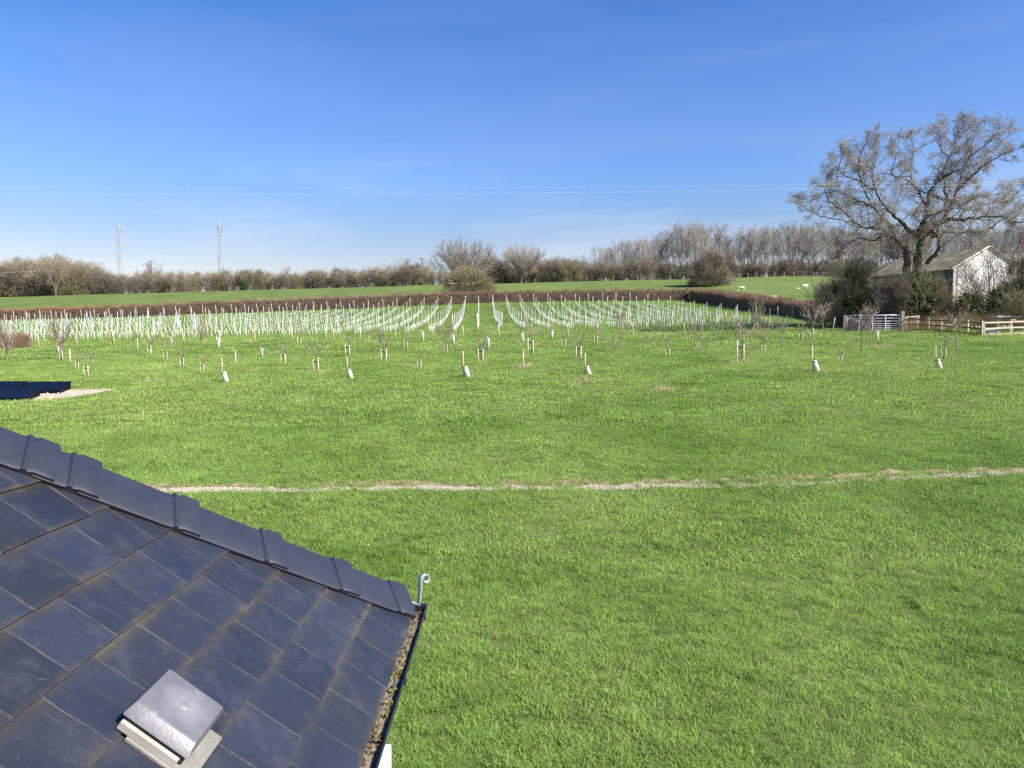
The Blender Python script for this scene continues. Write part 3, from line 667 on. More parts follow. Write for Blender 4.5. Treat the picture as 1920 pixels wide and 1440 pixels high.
# grey roof vent with its pale flashing
vent = empty('roof_vent', (0, 0, 0)); vent.parent = house
def vp(s, y, n): return Vector(near_pl(s, y, n))
def slab(ring, n0, n1, ins=0, name='x', material=None, bevel=.004, par=vent):
    c = MB(); cs = sum(p[0] for p in ring) / 4; cy_ = sum(p[1] for p in ring) / 4
    lo = [vp(s, y, n0) for s, y in ring]; hi = [vp(s + (cs - s) * ins, y + (cy_ - y) * ins, n1) for s, y in ring]
    c.hexa(lo + hi); me = c.mesh(name, material, False, bevel); return hobj(name, me, par)
vg = mat('vent_grey_plastic', [(.3, (.11, .11, .122)), (.6, (.14, .14, .152)), (.75, (.21, .21, .225))], 14, .42, .08, 120, spec=.5, detail=8)
vf = mat('vent_flashing', [(.3, (.17, .165, .14)), (.7, (.26, .25, .22))], 10, .7, .3, 60); vc = mat('vent_throat_plastic', [(.3, (.34, .31, .26)), (.7, (.45, .42, .36))], 8, .6)
VS0, VS1, VY0, VY1 = .480, .700, 2.020, 2.270
slab([(VS0 - .042, VY0 - .018), (VS0 - .042, VY1 - .03), (VS1 - .05, VY1 - .03), (VS1 - .05, VY0 - .018)], .014, .0225, 0, 'flashing', vf, .001)
slab([(VS0 + .02, VY0 - .007), (VS0 + .02, VY1 - .015), (VS1 - .012, VY1 - .015), (VS1 - .012, VY0 - .007)], .0225, .046, 0, 'vent_throat', vc, .002)
c = MB(); z0, z1 = .058, .092
q1 = [(VS0, VY0), (VS0, VY1), (VS1, VY1), (VS1, VY0)]; q2 = [(VS0 + .010, VY0 + .035), (VS0 + .010, VY1 - .012), (VS1 - .010, VY1 - .012), (VS1 - .010, VY0 + .035)]
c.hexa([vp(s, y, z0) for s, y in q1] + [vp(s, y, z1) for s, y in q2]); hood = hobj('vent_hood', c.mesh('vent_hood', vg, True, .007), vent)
me = hood.data; bm = bmesh.new(); bm.from_mesh(me)
for e in bm.edges:
    if len(e.link_faces) == 2 and e.calc_face_angle(0) > R(38): e.smooth = False
bm.to_mesh(me); bm.free()
slab([(VS0 + .012, VY0 + .008), (VS0 + .012, VY1 - .012), (VS1 - .012, VY1 - .012), (VS1 - .012, VY0 + .008)], .046, .0585, 0, 'hood_gap_shade', M['rubber'], .001)  # black slab stands in for the shadow in the gap under the hood
c = MB(); cv = vp((VS0 + VS1) / 2 - .01, (VY0 + VY1) / 2 + .01, z1); n1 = Vector((.6, 0, .8)); pr = [cv + n1 * -.004, cv + n1 * .0022]
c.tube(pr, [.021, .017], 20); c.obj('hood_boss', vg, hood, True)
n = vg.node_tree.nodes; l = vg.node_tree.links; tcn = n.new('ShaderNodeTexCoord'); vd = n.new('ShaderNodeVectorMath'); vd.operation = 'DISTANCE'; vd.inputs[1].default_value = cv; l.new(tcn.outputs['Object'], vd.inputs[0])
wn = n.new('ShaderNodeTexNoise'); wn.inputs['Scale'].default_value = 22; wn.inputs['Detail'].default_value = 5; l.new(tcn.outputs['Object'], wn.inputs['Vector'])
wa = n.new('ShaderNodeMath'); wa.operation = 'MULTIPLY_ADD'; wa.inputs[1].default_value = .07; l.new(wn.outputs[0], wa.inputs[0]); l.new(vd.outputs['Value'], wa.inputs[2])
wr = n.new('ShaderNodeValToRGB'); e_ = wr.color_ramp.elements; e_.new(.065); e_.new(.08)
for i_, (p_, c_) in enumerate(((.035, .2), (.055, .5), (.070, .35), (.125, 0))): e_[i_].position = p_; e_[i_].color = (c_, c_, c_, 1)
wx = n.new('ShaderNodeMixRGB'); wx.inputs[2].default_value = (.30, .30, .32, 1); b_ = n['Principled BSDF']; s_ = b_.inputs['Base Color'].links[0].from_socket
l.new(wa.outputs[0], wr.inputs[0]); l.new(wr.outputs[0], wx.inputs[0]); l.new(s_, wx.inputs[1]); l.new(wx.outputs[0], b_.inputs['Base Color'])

# ------------------------------------------------------------------ trees: a branching generator and twig clouds
def seg_mesh(name, S, n, material, smooth=True):
    """S rows: x0 y0 z0 x1 y1 z1 r0 r1 -> one tapered n-sided prism each"""
    S = np.asarray(S, float); a, b, r0, r1 = S[:, :3], S[:, 3:6], S[:, 6], S[:, 7]
    d = b - a; ln = np.linalg.norm(d, axis=1, keepdims=True); d = d / np.maximum(ln, 1e-9); b = b + d * (r1 * .3)[:, None]
    up = np.where(np.abs(d[:, 2:3]) > .9, np.array([[1., 0, 0]]), np.array([[0, 0, 1.]])); x = np.cross(d, up); x /= np.linalg.norm(x, axis=1, keepdims=True); y = np.cross(x, d)
    V = np.zeros((len(S), 2 * n, 3))
    for k in range(n):
        c, s = math.cos(6.28318 * k / n), math.sin(6.28318 * k / n); o = x * c + y * s
        V[:, k] = a + o * r0[:, None]; V[:, n + k] = b + o * r1[:, None]
    base = np.arange(len(S))[:, None] * 2 * n
    F = np.concatenate([base + np.array([k, (k + 1) % n, n + (k + 1) % n, n + k]) for k in range(n)])
    return me_np(name, V.reshape(-1, 3), F, material, smooth)

def nrm(v):
    l = math.sqrt(v[0] * v[0] + v[1] * v[1] + v[2] * v[2]) or 1; return (v[0] / l, v[1] / l, v[2] / l)

def grow(S, q, p, d, ln, r, lev, P):
    """P: levels list of dict(seg, wig, up, kids, start, ang, ratio, rr, taper)"""
    K = P[lev]; n = K['seg']; st = ln / n; g_ = q.gauss
    for i in range(n):
        d = nrm((d[0] + g_(0, K['wig']), d[1] + g_(0, K['wig']), d[2] + g_(0, K['wig']) + K['up']))
        e = (p[0] + d[0] * st, p[1] + d[1] * st, p[2] + d[2] * st); r2 = max(r * K['taper'], K.get('rmin', .004))
        S.append((*p, *e, max(r, r2), r2, lev)); p, r = e, r2
        if lev + 1 < len(P) and (i + 1) / n > K['start']:
            for _ in range(K['kids'] if i < n - 1 else K['kids'] + 1):
                a = K['ang'] * q.uniform(.6, 1.25); ax = nrm(np.cross(d, (g_(0, 1), g_(0, 1), g_(0, 1)))); ca, sa = math.cos(a), math.sin(a)
                dd = (d[0] * ca + ax[0] * sa, d[1] * ca + ax[1] * sa, d[2] * ca + ax[2] * sa)
                grow(S, q, p, nrm(dd), ln * K['ratio'] * q.uniform(.6, 1.15) * (1 - .35 * i / n), r * K['rr'], lev + 1, P)
    return p

def tree_parts(root, S, split, mt, mc, nt_=6, nc=3, smooth=True):
    A = np.array(S); tr = A[A[:, 8] < split]; cr = A[A[:, 8] >= split]
    link('trunk', seg_mesh('trunk', tr, nt_, mt), root); link('crown', seg_mesh('crown', cr, nc, mc, False), root)

def lv(seg, wig, up, kids, start, ang, ratio, rr, taper, rmin=.004): return dict(seg=seg, wig=wig, up=up, kids=kids, start=start, ang=ang, ratio=ratio, rr=rr, taper=taper, rmin=rmin)

def twig_cloud(seed, n, pos, dirf, l0, l1, wd_):
    """n thin twig slivers; pos(g,n)->(n,3); dirf(g,P)->(n,3)"""
    g_ = np.random.default_rng(seed); P = pos(g_, n); n = len(P); D = dirf(g_, P); D /= np.linalg.norm(D, axis=1, keepdims=True)
    X = np.cross(D, g_.normal(0, 1, (n, 3))); X /= np.linalg.norm(X, axis=1, keepdims=True) + 1e-9; Ln = g_.uniform(l0, l1, (n, 1)); W_ = wd_ * g_.uniform(.5, 1.2, (n, 1))
    V = np.stack([P - X * W_, P + X * W_, P + D * Ln], 1).reshape(-1, 3); return V, np.arange(n)[:, None] * 3 + np.arange(3)

def leaf_cloud(seed, P, s0, s1):
    g_ = np.random.default_rng(seed); n = len(P); A = g_.normal(0, 1, (n, 3)); A /= np.linalg.norm(A, axis=1, keepdims=True); B = np.cross(A, g_.normal(0, 1, (n, 3))); B /= np.linalg.norm(B, axis=1, keepdims=True)
    s = g_.uniform(s0, s1, (n, 1)); V = np.stack([P - A * s - B * s * .5, P + A * s - B * s * .6, P + A * s * .9 + B * s * .6, P - A * s * .8 + B * s * .5], 1).reshape(-1, 3)
    return V, np.arange(n)[:, None] * 4 + np.arange(4)

def clumps(g_, n, nc, rx, ry, h, cs, zlo=.1):
    """points gathered in clumps spread through an ellipsoid-ish crown standing on the ground"""
    t = g_.random(nc); an = g_.uniform(0, 6.283, nc); er = np.sqrt(1 - t ** 2.4) * (.35 + .65 * g_.random(nc) ** .5)
    C = np.stack([np.cos(an) * er * rx, np.sin(an) * er * ry, t * h], -1) * .95; i = g_.integers(0, nc, n); sc = cs * g_.uniform(.5, 1.3, nc)
    P = C[i] + g_.normal(0, 1, (n, 3)) * (sc[i])[:, None]; P[:, 2] = np.abs(P[:, 2]); return P

# --- prototypes (built once; the first placement moves them, the rest are copies)
def proto(name): return empty(name)
class Stock:
    """hands out a prototype first and copies afterwards"""
    def __init__(s, root, size): s.root = root; s.used = False; s.size = size
    def put(s, loc, rz, sc, label, cat, group=None):
        o = copy_tree(s.root) if s.used else s.root; s.used = True
        o.location = loc; o.rotation_euler = (0, 0, rz); o.scale = sc if hasattr(sc, '__len__') else (sc, sc, sc)
        if 'group' in o and not group: del o['group']
        return tag(o, label, cat, group)

def fan_tree(seed, H, polar, trunk, nl, mt, rt, kids2=2, up=.09, rk=1.0, k1=2, tw=1):
    """bare tree whose limbs fan out from a short trunk; polar = widest angle of a limb from the vertical"""
    q = random.Random(seed); S = []; root = proto('bare_tree'); T = [(0, 0, 0)]
    for i in range(4): p = T[-1]; T.append((p[0] + q.gauss(0, .06), p[1] + q.gauss(0, .06), H * trunk * (i + 1) / 4)); S.append((*p, *T[-1], rt * (1 - .08 * i), rt * (1 - .08 * (i + 1)), 0))
    P = [lv(9, .07, up * .8, k1, .12, .50, .40, .55, .87, .03 * rk), lv(5, .12, up, kids2, .1, .55, .55, .6, .82, .020 * rk), lv(4, .16, up, 1, tw * .2, .6, .55, .6, .8, .015 * rk), lv(3, .2, .05, 0, 0, .6, .5, .6, .8, .012 * rk)]
    for j in range(nl):
        a = 6.283 * j * .382 + q.uniform(-.4, .4); t = polar * math.sqrt((j + .5) / nl) * q.uniform(.8, 1.1); b_ = T[2 + j % 3] if j > nl * .3 else T[4]
        grow(S, q, b_, nrm((math.sin(t) * math.cos(a), math.sin(t) * math.sin(a), math.cos(t))), (H - b_[2]) * q.uniform(.86, .97) * (1 - .06 * t), rt * q.uniform(.35, .55), 0, P)
    A = np.array(S); A[:, [2, 5]] *= H / A[:, 5].max(); tree_parts(root, A, 1, M['bark_far'], M[mt], 5); return Stock(root, H)
def scrub(seed, H=9, Wd=5.5, mc='twig_brown', ivy=0, n=4200, name='scrub_tree'):
    """thicket tree: many ascending stems, twigs nearly to the ground"""
    q = random.Random(seed); S = []; root = proto(name)
    P = [lv(5, .07, .10, 2, .15, .45, .55, .55, .84, .03), lv(4, .14, .10, 2, .1, .6, .5, .6, .82, .016), lv(3, .2, .06, 0, 0, .6, .5, .6, .8, .012)]
    for i in range(9):
        a = q.uniform(0, 6.28); t = q.uniform(.05, .42); r_ = q.uniform(0, Wd * .12)
        grow(S, q, (math.cos(a) * r_, math.sin(a) * r_, 0), nrm((math.cos(a) * t, math.sin(a) * t, 1)), H * q.uniform(.55, .85), .09, 0, P)
    A = np.array(S); A[:, [2, 5]] *= H / A[:, 5].max(); tree_parts(root, A, 1, M['bark_far'], M[mc], 4)
    V, Fq = twig_cloud(seed, n, lambda g_, n: clumps(g_, n, 26, Wd / 2, Wd / 2, H * .80, Wd * .12), lambda g_, P_: g_.normal(0, .45, P_.shape) + P_ * np.array([.25, .25, 0]) + np.array([0, 0, .8]), .35, .9, .028)
    link('undergrowth', me_np('undergrowth', V, Fq, M[mc]), root)
    if ivy:
        g_ = np.random.default_rng(seed + 7); Pp = clumps(g_, ivy, 9, Wd * .36, Wd * .36, H * .5, Wd * .10); V, Fq = leaf_cloud(seed, Pp, .07, .16)
        link('ivy', me_np('ivy', V, Fq, M['ivy']), root)
    return Stock(root, H)
SHORT = {'brown scrub tree of the dense thicket left of the first lattice mast': 'brown scrub tree in the thicket left of the masts', 'leafless scrub tree in the far hedgerow between the two lattice masts': 'scrub tree of the far hedgerow between the masts', 'leafless scrub tree in the far hedgerow right of the second lattice mast': 'scrub tree of the far hedgerow right of the masts', 'taller mixed scrub tree of the far hedgerow just left of the lone round tree': 'taller scrub tree left of the lone round tree', 'greyish bare tree on the wooded rise behind the left thicket': 'greyish tree on the rise behind the left thicket', 'low bare scrub tree between the round trees and the tall wood': 'low scrub between the round trees and tall wood', 'undergrowth scrub at the foot of the tall bare wood': 'undergrowth scrub at the foot of the tall wood', 'undergrowth scrub below the bare trees above the sheep field': 'undergrowth scrub along the top of the sheep field', 'undergrowth scrub behind the white barn': 'undergrowth scrub behind the white barn', 'tall leafless tree in the wood left of the gap on the skyline': 'tall leafless tree in the wood before the skyline gap', 'tall slender leafless tree in the belt above the sheep field': 'tall leafless tree in the belt above the sheep field', 'bare tree of the belt seen behind the oak and barn': 'bare tree seen behind the oak and barn'}
rq = random.Random(77)
UP = [fan_tree(1, 17, .38, .26, 7, 'twig', .24, 1, rk=1.15, k1=1, tw=2), fan_tree(2, 17, .30, .30, 6, 'twig_grey', .22, 2, rk=1.15, k1=1, tw=3), fan_tree(6, 17, .46, .20, 9, 'twig', .26, 1, rk=1.15, k1=1, tw=2)]
RT = fan_tree(12, 12, .95, .18, 22, 'twig_grey', .30, 2, up=.03, tw=3); RT2 = fan_tree(15, 12, .95, .2, 13, 'twig', .24, 1, up=.04, tw=2)
SB = [scrub(21), scrub(22, mc='twig_olive'), scrub(23, ivy=1500), scrub(24, Wd=5, n=2200), scrub(25, Wd=6.5, ivy=600)]
IV = scrub(31, 8, 5, 'twig_olive', ivy=5200, n=900, name='ivy_clad_tree')
COUNT = {}
def put_at(stock, px, Y, ptop, wscale, label, cat, group, base=None):
    r = ray(px, 560); x = r[0] / r[1] * Y; z = g1(x, Y) if base is None else base; top = z_at(ptop, Y); s = (top - z) / stock.size
    ws = s * wscale
    return stock.put((x, Y, z - .05), rq.uniform(0, 6.28), (ws, ws, s), label, cat, group)
def interp(tab, x): return float(np.interp(x, [t[0] for t in tab], [t[1] for t in tab]))
TOPL = [(-120, 488), (0, 488), (40, 480), (85, 479), (115, 478), (150, 484), (170, 490), (195, 500), (215, 507), (255, 511), (275, 500), (330, 503), (355, 503), (385, 502), (410, 501), (440, 499), (470, 498), (500, 505), (525, 500), (545, 507), (560, 506), (600, 501), (650, 499), (700, 498), (722, 494), (745, 492), (775, 486), (795, 490), (815, 499), (850, 508), (950, 500)]
segs = [(-600, 160, 'brown scrub tree of the dense thicket left of the first lattice mast', 'scrub thicket left of the masts'),
        (160, 405, 'leafless scrub tree in the far hedgerow between the two lattice masts', 'far hedgerow between the masts'),
        (405, 660, 'leafless scrub tree in the far hedgerow right of the second lattice mast', 'far hedgerow right of the masts'),
        (660, 960, 'taller mixed scrub tree of the far hedgerow just left of the lone round tree', 'far hedgerow by the round tree')]
def seg_of(px):
    for a, b, l_, g_ in segs:
        if a <= px < b: return l_, g_
px = -420
while px < 945:
    l_, g_ = seg_of(px); k = rq.choice([0, 0, 1, 2, 3, 3, 4]) if px > 200 else rq.choice([0, 0, 3, 3, 4, 1])
    put_at(SB[k], px, rq.uniform(222, 228), interp(TOPL, px) + rq.uniform(-2, 10), rq.uniform(1.0, 1.4), l_, 'tree', g_)
    px += rq.uniform(11, 16)
px = -410
while px < 940:       # second rank, a little higher and greyer
    l_, g_ = seg_of(px); k = rq.choice([0, 3, 1])
    put_at(SB[k], px, rq.uniform(234, 242), interp(TOPL, px) + rq.uniform(-5, 3), rq.uniform(.9, 1.2), l_, 'tree', g_)
    px += rq.uniform(20, 30)
px = -60
while px < 190:       # the wooded rise behind, left
    put_at(RT2 if rq.random() < .6 else SB[1], px, rq.uniform(262, 275), interp(TOPL, px) - rq.uniform(0, 5), 1.1, 'greyish bare tree on the wooded rise behind the left thicket', 'tree', 'wooded rise behind the thicket')
    px += rq.uniform(18, 26)
put_at(RT2, 105, 219, 469, .62, 'pale bare tree standing above the brown thicket at far left', 'tree', None)
for px in (285, 540, 760): put_at(UP[1], px, 232, {285: 489, 540: 497, 760: 481}[px], 1.1, {285: 'thin bare tree around the utility pole between the lattice masts', 540: 'small pale bare tree above the middle of the far hedgerow', 760: 'reddish bare tree with upright fine twigs above the far hedgerow'}[px], 'tree', None)
put_at(IV, 457, 221, 507, .7, 'small dark ivy clad tree in the far hedgerow right of the second mast', 'tree', None)
put_at(IV, 667, 221, 505, .6, 'narrow dark evergreen in the far hedgerow, middle of the photo', 'tree', None)
put_at(IV, 722, 221, 509, 1.0, 'wide dark ivy clad tree in the far hedgerow near the reddish tree', 'tree', None)
put_at(IV, 790, 220, 520, .8, 'low dark evergreen left of the lone round tree', 'tree', None)
# the lone round tree with its bramble thicket and hidden shelter
put_at(RT, 873, 150, 441, .84, 'lone round bare tree rising above the bramble thicket behind the vineyard', 'tree', None)
put_at(RT, 977, 215, 453, .85, 'round bare tree right of the lone round tree, above the hedgerow', 'tree', None)
segR = [(930, 1110, 'low bare scrub tree between the round trees and the tall wood', 'hedgerow between the round trees and the wood'),
        (1110, 1358, 'undergrowth scrub at the foot of the tall bare wood', 'undergrowth of the tall wood'),
        (1358, 1640, 'undergrowth scrub below the bare trees above the sheep field', 'undergrowth above the sheep field'),
        (1640, 2400, 'undergrowth scrub behind the white barn', 'undergrowth behind the barn')]
TOPR = [(930, 476), (960, 482), (1000, 478), (1040, 482), (1060, 480), (1085, 474), (1110, 482), (1150, 488), (1300, 484), (1400, 484), (2100, 480)]
px = 905
while px < 2260:
    for a, b, l_, g_ in segR:
        if a <= px < b: break
    else: l_, g_ = segR[0][2:]
    k = rq.choice([0, 1, 2, 3, 4]); put_at(SB[k], px, rq.uniform(222, 228), interp(TOPR, px) + rq.uniform(-8, 8), rq.uniform(1.2, 1.6), l_, 'scrub', g_)
    px += rq.uniform(12, 17)
for a, b, c_, t_ in ((985, 500, 'dark ivy mass below the small round tree', .5), (1005, 492, 'dark ivy mass right of the small round tree trunk', .5), (1050, 481, 'tall dark ivy clad tree in the middle of the far hedgerow', .55), (1040, 506, 'low dark evergreen by the tall ivy clad tree', .9), (1365, 452, 'ivy clad trunk at the left end of the trees above the sheep field', .42), (1262, 497, 'dark green holly at the foot of the tall wood', .6)):
    put_at(IV, a, 220, b, t_, c_, 'tree', None)
TOPW = [(1100, 466), (1122, 452), (1145, 455), (1165, 441), (1190, 434), (1215, 439), (1235, 425), (1250, 419), (1280, 410), (1305, 406), (1330, 410), (1350, 424), (1362, 430), (1370, 425), (1400, 421), (1440, 418), (1470, 411), (1500, 410), (1560, 416), (1620, 424), (1700, 420), (1790, 417), (1850, 420), (1890, 410), (1925, 415), (2100, 420)]
gapw = [(1343, 1362)]
px = 1122
while px < 2260:
    if not (1344 < px < 1364):
        gname = ('tall leafless tree in the wood left of the gap on the skyline', 'tall wood left of the gap') if px < 1355 else ('tall slender leafless tree in the belt above the sheep field', 'tree belt above the sheep field') if px < 1640 else ('bare tree of the belt seen behind the oak and barn', 'tree belt behind the barn')
        put_at(UP[rq.choice([0, 1, 2, 0])], px, rq.uniform(224, 240), interp(TOPW, px) + rq.uniform(-3, 10), rq.uniform(.75, 1.05), gname[0], 'tree', gname[1])
    px += rq.uniform(9, 14)

byg = {}
for o in [o for o in bpy.data.objects if o.type == 'EMPTY' and 'group' in o and o.parent is None and o.get('category') in ('tree', 'scrub')]: byg.setdefault(o['group'], []).append(o)
for gname, ol in byg.items():
    ol.sort(key=lambda o: o.location.x / o.location.y); n_ = len(ol)
    for i, o in enumerate(ol): o['label'] = '%s, %s' % (SHORT[o['label']], 'leftmost' if i == 0 else 'rightmost' if i == n_ - 1 else ordn(i + 1) + ' from left' if i < n_ / 2 else ordn(n_ - i) + ' from right')

# ------------------------------------------------------------------ thickets and hedges
def bush(name, px, Y, pbase, ptop, wpx, label, mc, n, lf=0, cat='bush', seed=1, dirup=.7, lfs=(.05, .12), core=True, depth=None, tw=.016, tl=(.3, .8), leafband=.6):
    r = ray(px, pbase); x = r[0] / r[1] * Y; z = g1(x, Y); top = z_at(ptop, Y); H = top - z; rx = wpx / 2 / FPX * Y; ry = depth or rx * .8
    root = empty(name, (x, Y, z)); tag(root, label, cat)
    V, Fq = twig_cloud(seed, n, lambda g_, m: clumps(g_, m, 34, rx * .9, ry * .9, H * .80, min(rx, H) * .16), lambda g_, P_: g_.normal(0, .5, P_.shape) + P_ / np.array([rx, ry, H]) * np.array([.8, .8, .2]) + np.array([0, 0, dirup]), *tl, tw)
    link('twigs', me_np('twigs', V, Fq, M[mc]), root)
    q = random.Random(seed); S = []
    P = [lv(5, .10, .05, 2, .2, .5, .5, .6, .82, .012), lv(4, .18, .04, 1, .1, .6, .5, .6, .8, .009), lv(3, .2, .03, 0, 0, .6, .5, .6, .8, .007)]
    for i in range(22):
        a = q.uniform(0, 6.28); t = q.uniform(.1, 1.3); dd = nrm((math.cos(a) * t * rx / H, math.sin(a) * t * ry / H, 1)); ext = 1 / max(dd[2], (abs(dd[0]) * H / rx), (abs(dd[1]) * H / ry))
        grow(S, q, (0, 0, 0), dd, H * min(1.05, ext * .8) * q.uniform(.7, 1), .05, 0, P)
    link('stems', seg_mesh('stems', np.array(S), 4, M[mc]), root)
    if lf:
        g_ = np.random.default_rng(seed + 3); Pp = clumps(g_, lf, 20, rx * .85, ry * .85, H * leafband, min(rx, H) * .15); V, Fq = leaf_cloud(seed, Pp, *lfs)
        link('leaves', me_np('leaves', V, Fq, M['ivy']), root)
    return root
bush('bramble_thicket', 878, 140, 572, 508, 118, 'wide tangled bramble thicket behind the vineyard, around a pale topped shelter', 'twig_olive', 34000, 3600, 'thicket', 41, .7, (.06, .15), depth=4.0, tw=.022, tl=(.5, 1.3), leafband=.42)
bush('round_bush', 1336, 175, 533, 466, 96, 'big round brown bush standing alone in front of the tall wood', 'twig_brown', 26000, 2200, 'bush', 42, .5, (.08, .18), tw=.022, tl=(.5, 1.3), leafband=.35)
# shelter in the thicket
Yh = 137.6; z0 = g1(at(868, 560, Yh).x, Yh); xs_, xe_ = at(842, 560, Yh).x, at(897, 560, Yh).x; zt = z_at(532, Yh)
root = empty('field_shelter', ((xs_ + xe_) / 2, Yh + 1.2, z0)); tag(root, 'low shelter with a pale roof edge almost hidden inside the bramble thicket', 'shelter')
c = MB(); c.box((0, 0, (zt - z0) / 2 - .1), (xe_ - xs_ - .3, 2.0, zt - z0 - .2)); c.obj('wall', mat('shelter_wall', [(.3, (.05, .06, .05)), (.7, (.16, .17, .15))], 2), root)
c = MB(); c.box((0, -.1, zt - z0 + .03), (xe_ - xs_, 2.5, .22)); c.obj('roof', mat('shelter_roof', [(.3, (.40, .38, .32)), (.7, (.60, .57, .48))], 1.2), root)

def hedge(name, path, Hh, Wd, label, mname, n, seed, mname2=None, split=None, tl=(.14, .38), tw=.020, jag=.16):
    """clipped hedge: a lumpy body bristling with short twigs"""
    P = np.array(path, float); sl_ = np.linalg.norm(np.diff(P, axis=0), axis=1); cum = np.concatenate([[0], np.cumsum(sl_)]); T = cum[-1]
    root = empty(name, (P[0, 0], P[0, 1], g1(*P[0, :2]))); O_ = np.array(root.location); tag(root, label, 'hedge')
    def pos(t): return np.stack([np.interp(t, cum, P[:, 0]), np.interp(t, cum, P[:, 1])], -1)
    def hh(t): return np.interp(t, cum, P[:, 2]) * Hh if P.shape[1] > 2 else Hh
    m = int(T / .7); ts = np.linspace(0, T, m); C = pos(ts); Tn = np.gradient(C, axis=0); Tn /= np.linalg.norm(Tn, axis=1, keepdims=True); Nn = np.stack([-Tn[:, 1], Tn[:, 0]], -1)
    g_ = np.random.default_rng(seed); prof = [(-.40, 0), (-.44, .5), (-.36, .86), (0, .92), (.36, .86), (.44, .5), (.40, 0)]; V = []
    for i in range(m):
        for (a, h) in prof:
            x, y = C[i] + Nn[i] * a * Wd * (1 + g_.normal(0, .05)); V.append((x - O_[0], y - O_[1], g1(x, y) - O_[2] - .1 + h * float(np.atleast_1d(hh(ts[i]))[0]) * (1 + g_.normal(0, .03))))
    k = len(prof); Fq = [(i * k + j, (i + 1) * k + j, (i + 1) * k + j + 1, i * k + j + 1) for i in range(m - 1) for j in range(k - 1)]
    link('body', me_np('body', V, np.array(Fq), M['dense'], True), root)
    t = g_.uniform(0, T, n); C = pos(t); e = .5; Tn = pos(np.minimum(t + e, T)) - pos(np.maximum(t - e, 0)); Tn /= np.linalg.norm(Tn, axis=1, keepdims=True); Nn = np.stack([-Tn[:, 1], Tn[:, 0]], -1)
    H_ = hh(t) * (1 + .05 * np.sin(t * 1.3 + 2 * np.sin(t * .37)) + .05 * np.sin(t * 3.1)); a = g_.uniform(0, 1, n); sgn = g_.choice([-1, 1], n); top = g_.random(n) < .34
    off = np.where(top, g_.uniform(-.46, .46, n), sgn * g_.uniform(.36, .50, n)); hz = np.where(top, g_.uniform(.82, 1.0, n), g_.uniform(0, .95, n) ** .8)
    X = C + Nn * (off * Wd)[:, None]; Z = gz(X[:, 0], X[:, 1]) + hz * H_
    D = np.stack([Nn[:, 0] * off * 1.1 + g_.normal(0, .45, n), Nn[:, 1] * off * 1.1 + g_.normal(0, .45, n), .55 + g_.normal(0, .35, n) + top * .5], -1)
    PP = np.stack([X[:, 0], X[:, 1], Z], -1) - O_
    sel = np.ones(n, bool) if split is None else (t / T + g_.normal(0, .05, n) > split)
    for mm, se in ((mname, sel), (mname2, ~sel)):
        if mm is None or not se.any(): continue
        i = np.where(se)[0]; V, Fq = twig_cloud(seed, len(i), lambda g_, m: PP[i], lambda g_, P_: D[i], *tl, tw); link('twigs', me_np('twigs', V, Fq, M[mm]), root)
    return root
def gp(px, Y): return at(px, 560, Y).x, Y
hl = [(*gp(-560, 131), 1.0), (*gp(0, 131), 1), (*gp(300, 131), 1.1), (*gp(425, 131), 1.15), (*gp(600, 131), 1.15), (*gp(800, 130.5), 1.1), (*gp(960, 130), .95), (*gp(1290, 129), .95)]
hedge('clipped_hedge', hl, 1.9, 1.8, 'long clipped hedge behind the vineyard, russet at the left, dark brown at right', 'hedge_brown', 80000, 5, 'hedge_rust', .42, tl=(.12, .34), tw=.028)
hr = [(*gp(1300, 128), 1.1), (*gp(1345, 121), 1.2), (*gp(1400, 106), 1.1), (*gp(1450, 95), 1.05), (*gp(1500, 86), 1.0), (*gp(1545, 79), 1.0), (*gp(1580, 74), 1.0)]
hedge('clipped_hedge', hr, 1.75, 1.9, 'dark red brown hedge slanting down from the vineyard corner to the gate', 'hedge_brown', 38000, 6, tl=(.12, .36), tw=.018)
bush('hedge_shrub', 38, 60, 655, 626, 52, 'low reddish brown twiggy shrub at the left edge of the vineyard', 'hedge_brown', 2600, 0, 'shrub', 71, .9, tw=.008, tl=(.2, .6), depth=1.2)
bush('hedge_shrub', -20, 61, 656, 618, 84, 'reddish brown twiggy shrub cut off by the left edge of the photo', 'hedge_brown', 4200, 0, 'shrub', 72, .9, tw=.008, tl=(.2, .6), depth=1.4)

# ------------------------------------------------------------------ barn
barn = empty('barn', (41.0, 72.0, 0)); tag(barn, 'old barn with white corrugated gable, rust stains and grey green roof', 'barn')
bz = g1(44, 74) - .3; ph = R(16); gv = Vector((math.cos(ph), math.sin(ph), 0)); sv = Vector((-math.sin(ph), math.cos(ph), 0)); BW, BL = 8.0, 10.6
BO = Vector((41, 72, 0)); ez = z_at(503, 72.3); rz_ = z_at(464, 73.4)
def bp(a, b, z): return gv * a + sv * b + Vector((0, 0, z))
mw = mat('barn_white_sheet', [(.30, (.70, .69, .67)), (.52, (.84, .83, .81)), (.62, (.70, .66, .62))], 1.3, .7, .2, 6)
n = mw.node_tree.nodes; l = mw.node_tree.links; nn = n.new('ShaderNodeTexNoise'); nn.inputs['Scale'].default_value = 1.1; nn.inputs['Detail'].default_value = 7; nn.inputs['Roughness'].default_value = .7
at_ = n.new('ShaderNodeAttribute'); at_.attribute_name = 'rust'; ad = n.new('ShaderNodeMath'); ad.operation = 'MULTIPLY'; rr_ = n.new('ShaderNodeValToRGB'); rr_.color_ramp.elements[0].position = .30; rr_.color_ramp.elements[1].position = .42
tcn = n.new('ShaderNodeTexCoord'); mpn = n.new('ShaderNodeMapping'); mpn.inputs['Scale'].default_value = (3, 3, .8); l.new(tcn.outputs['Object'], mpn.inputs[0]); l.new(mpn.outputs[0], nn.inputs['Vector'])
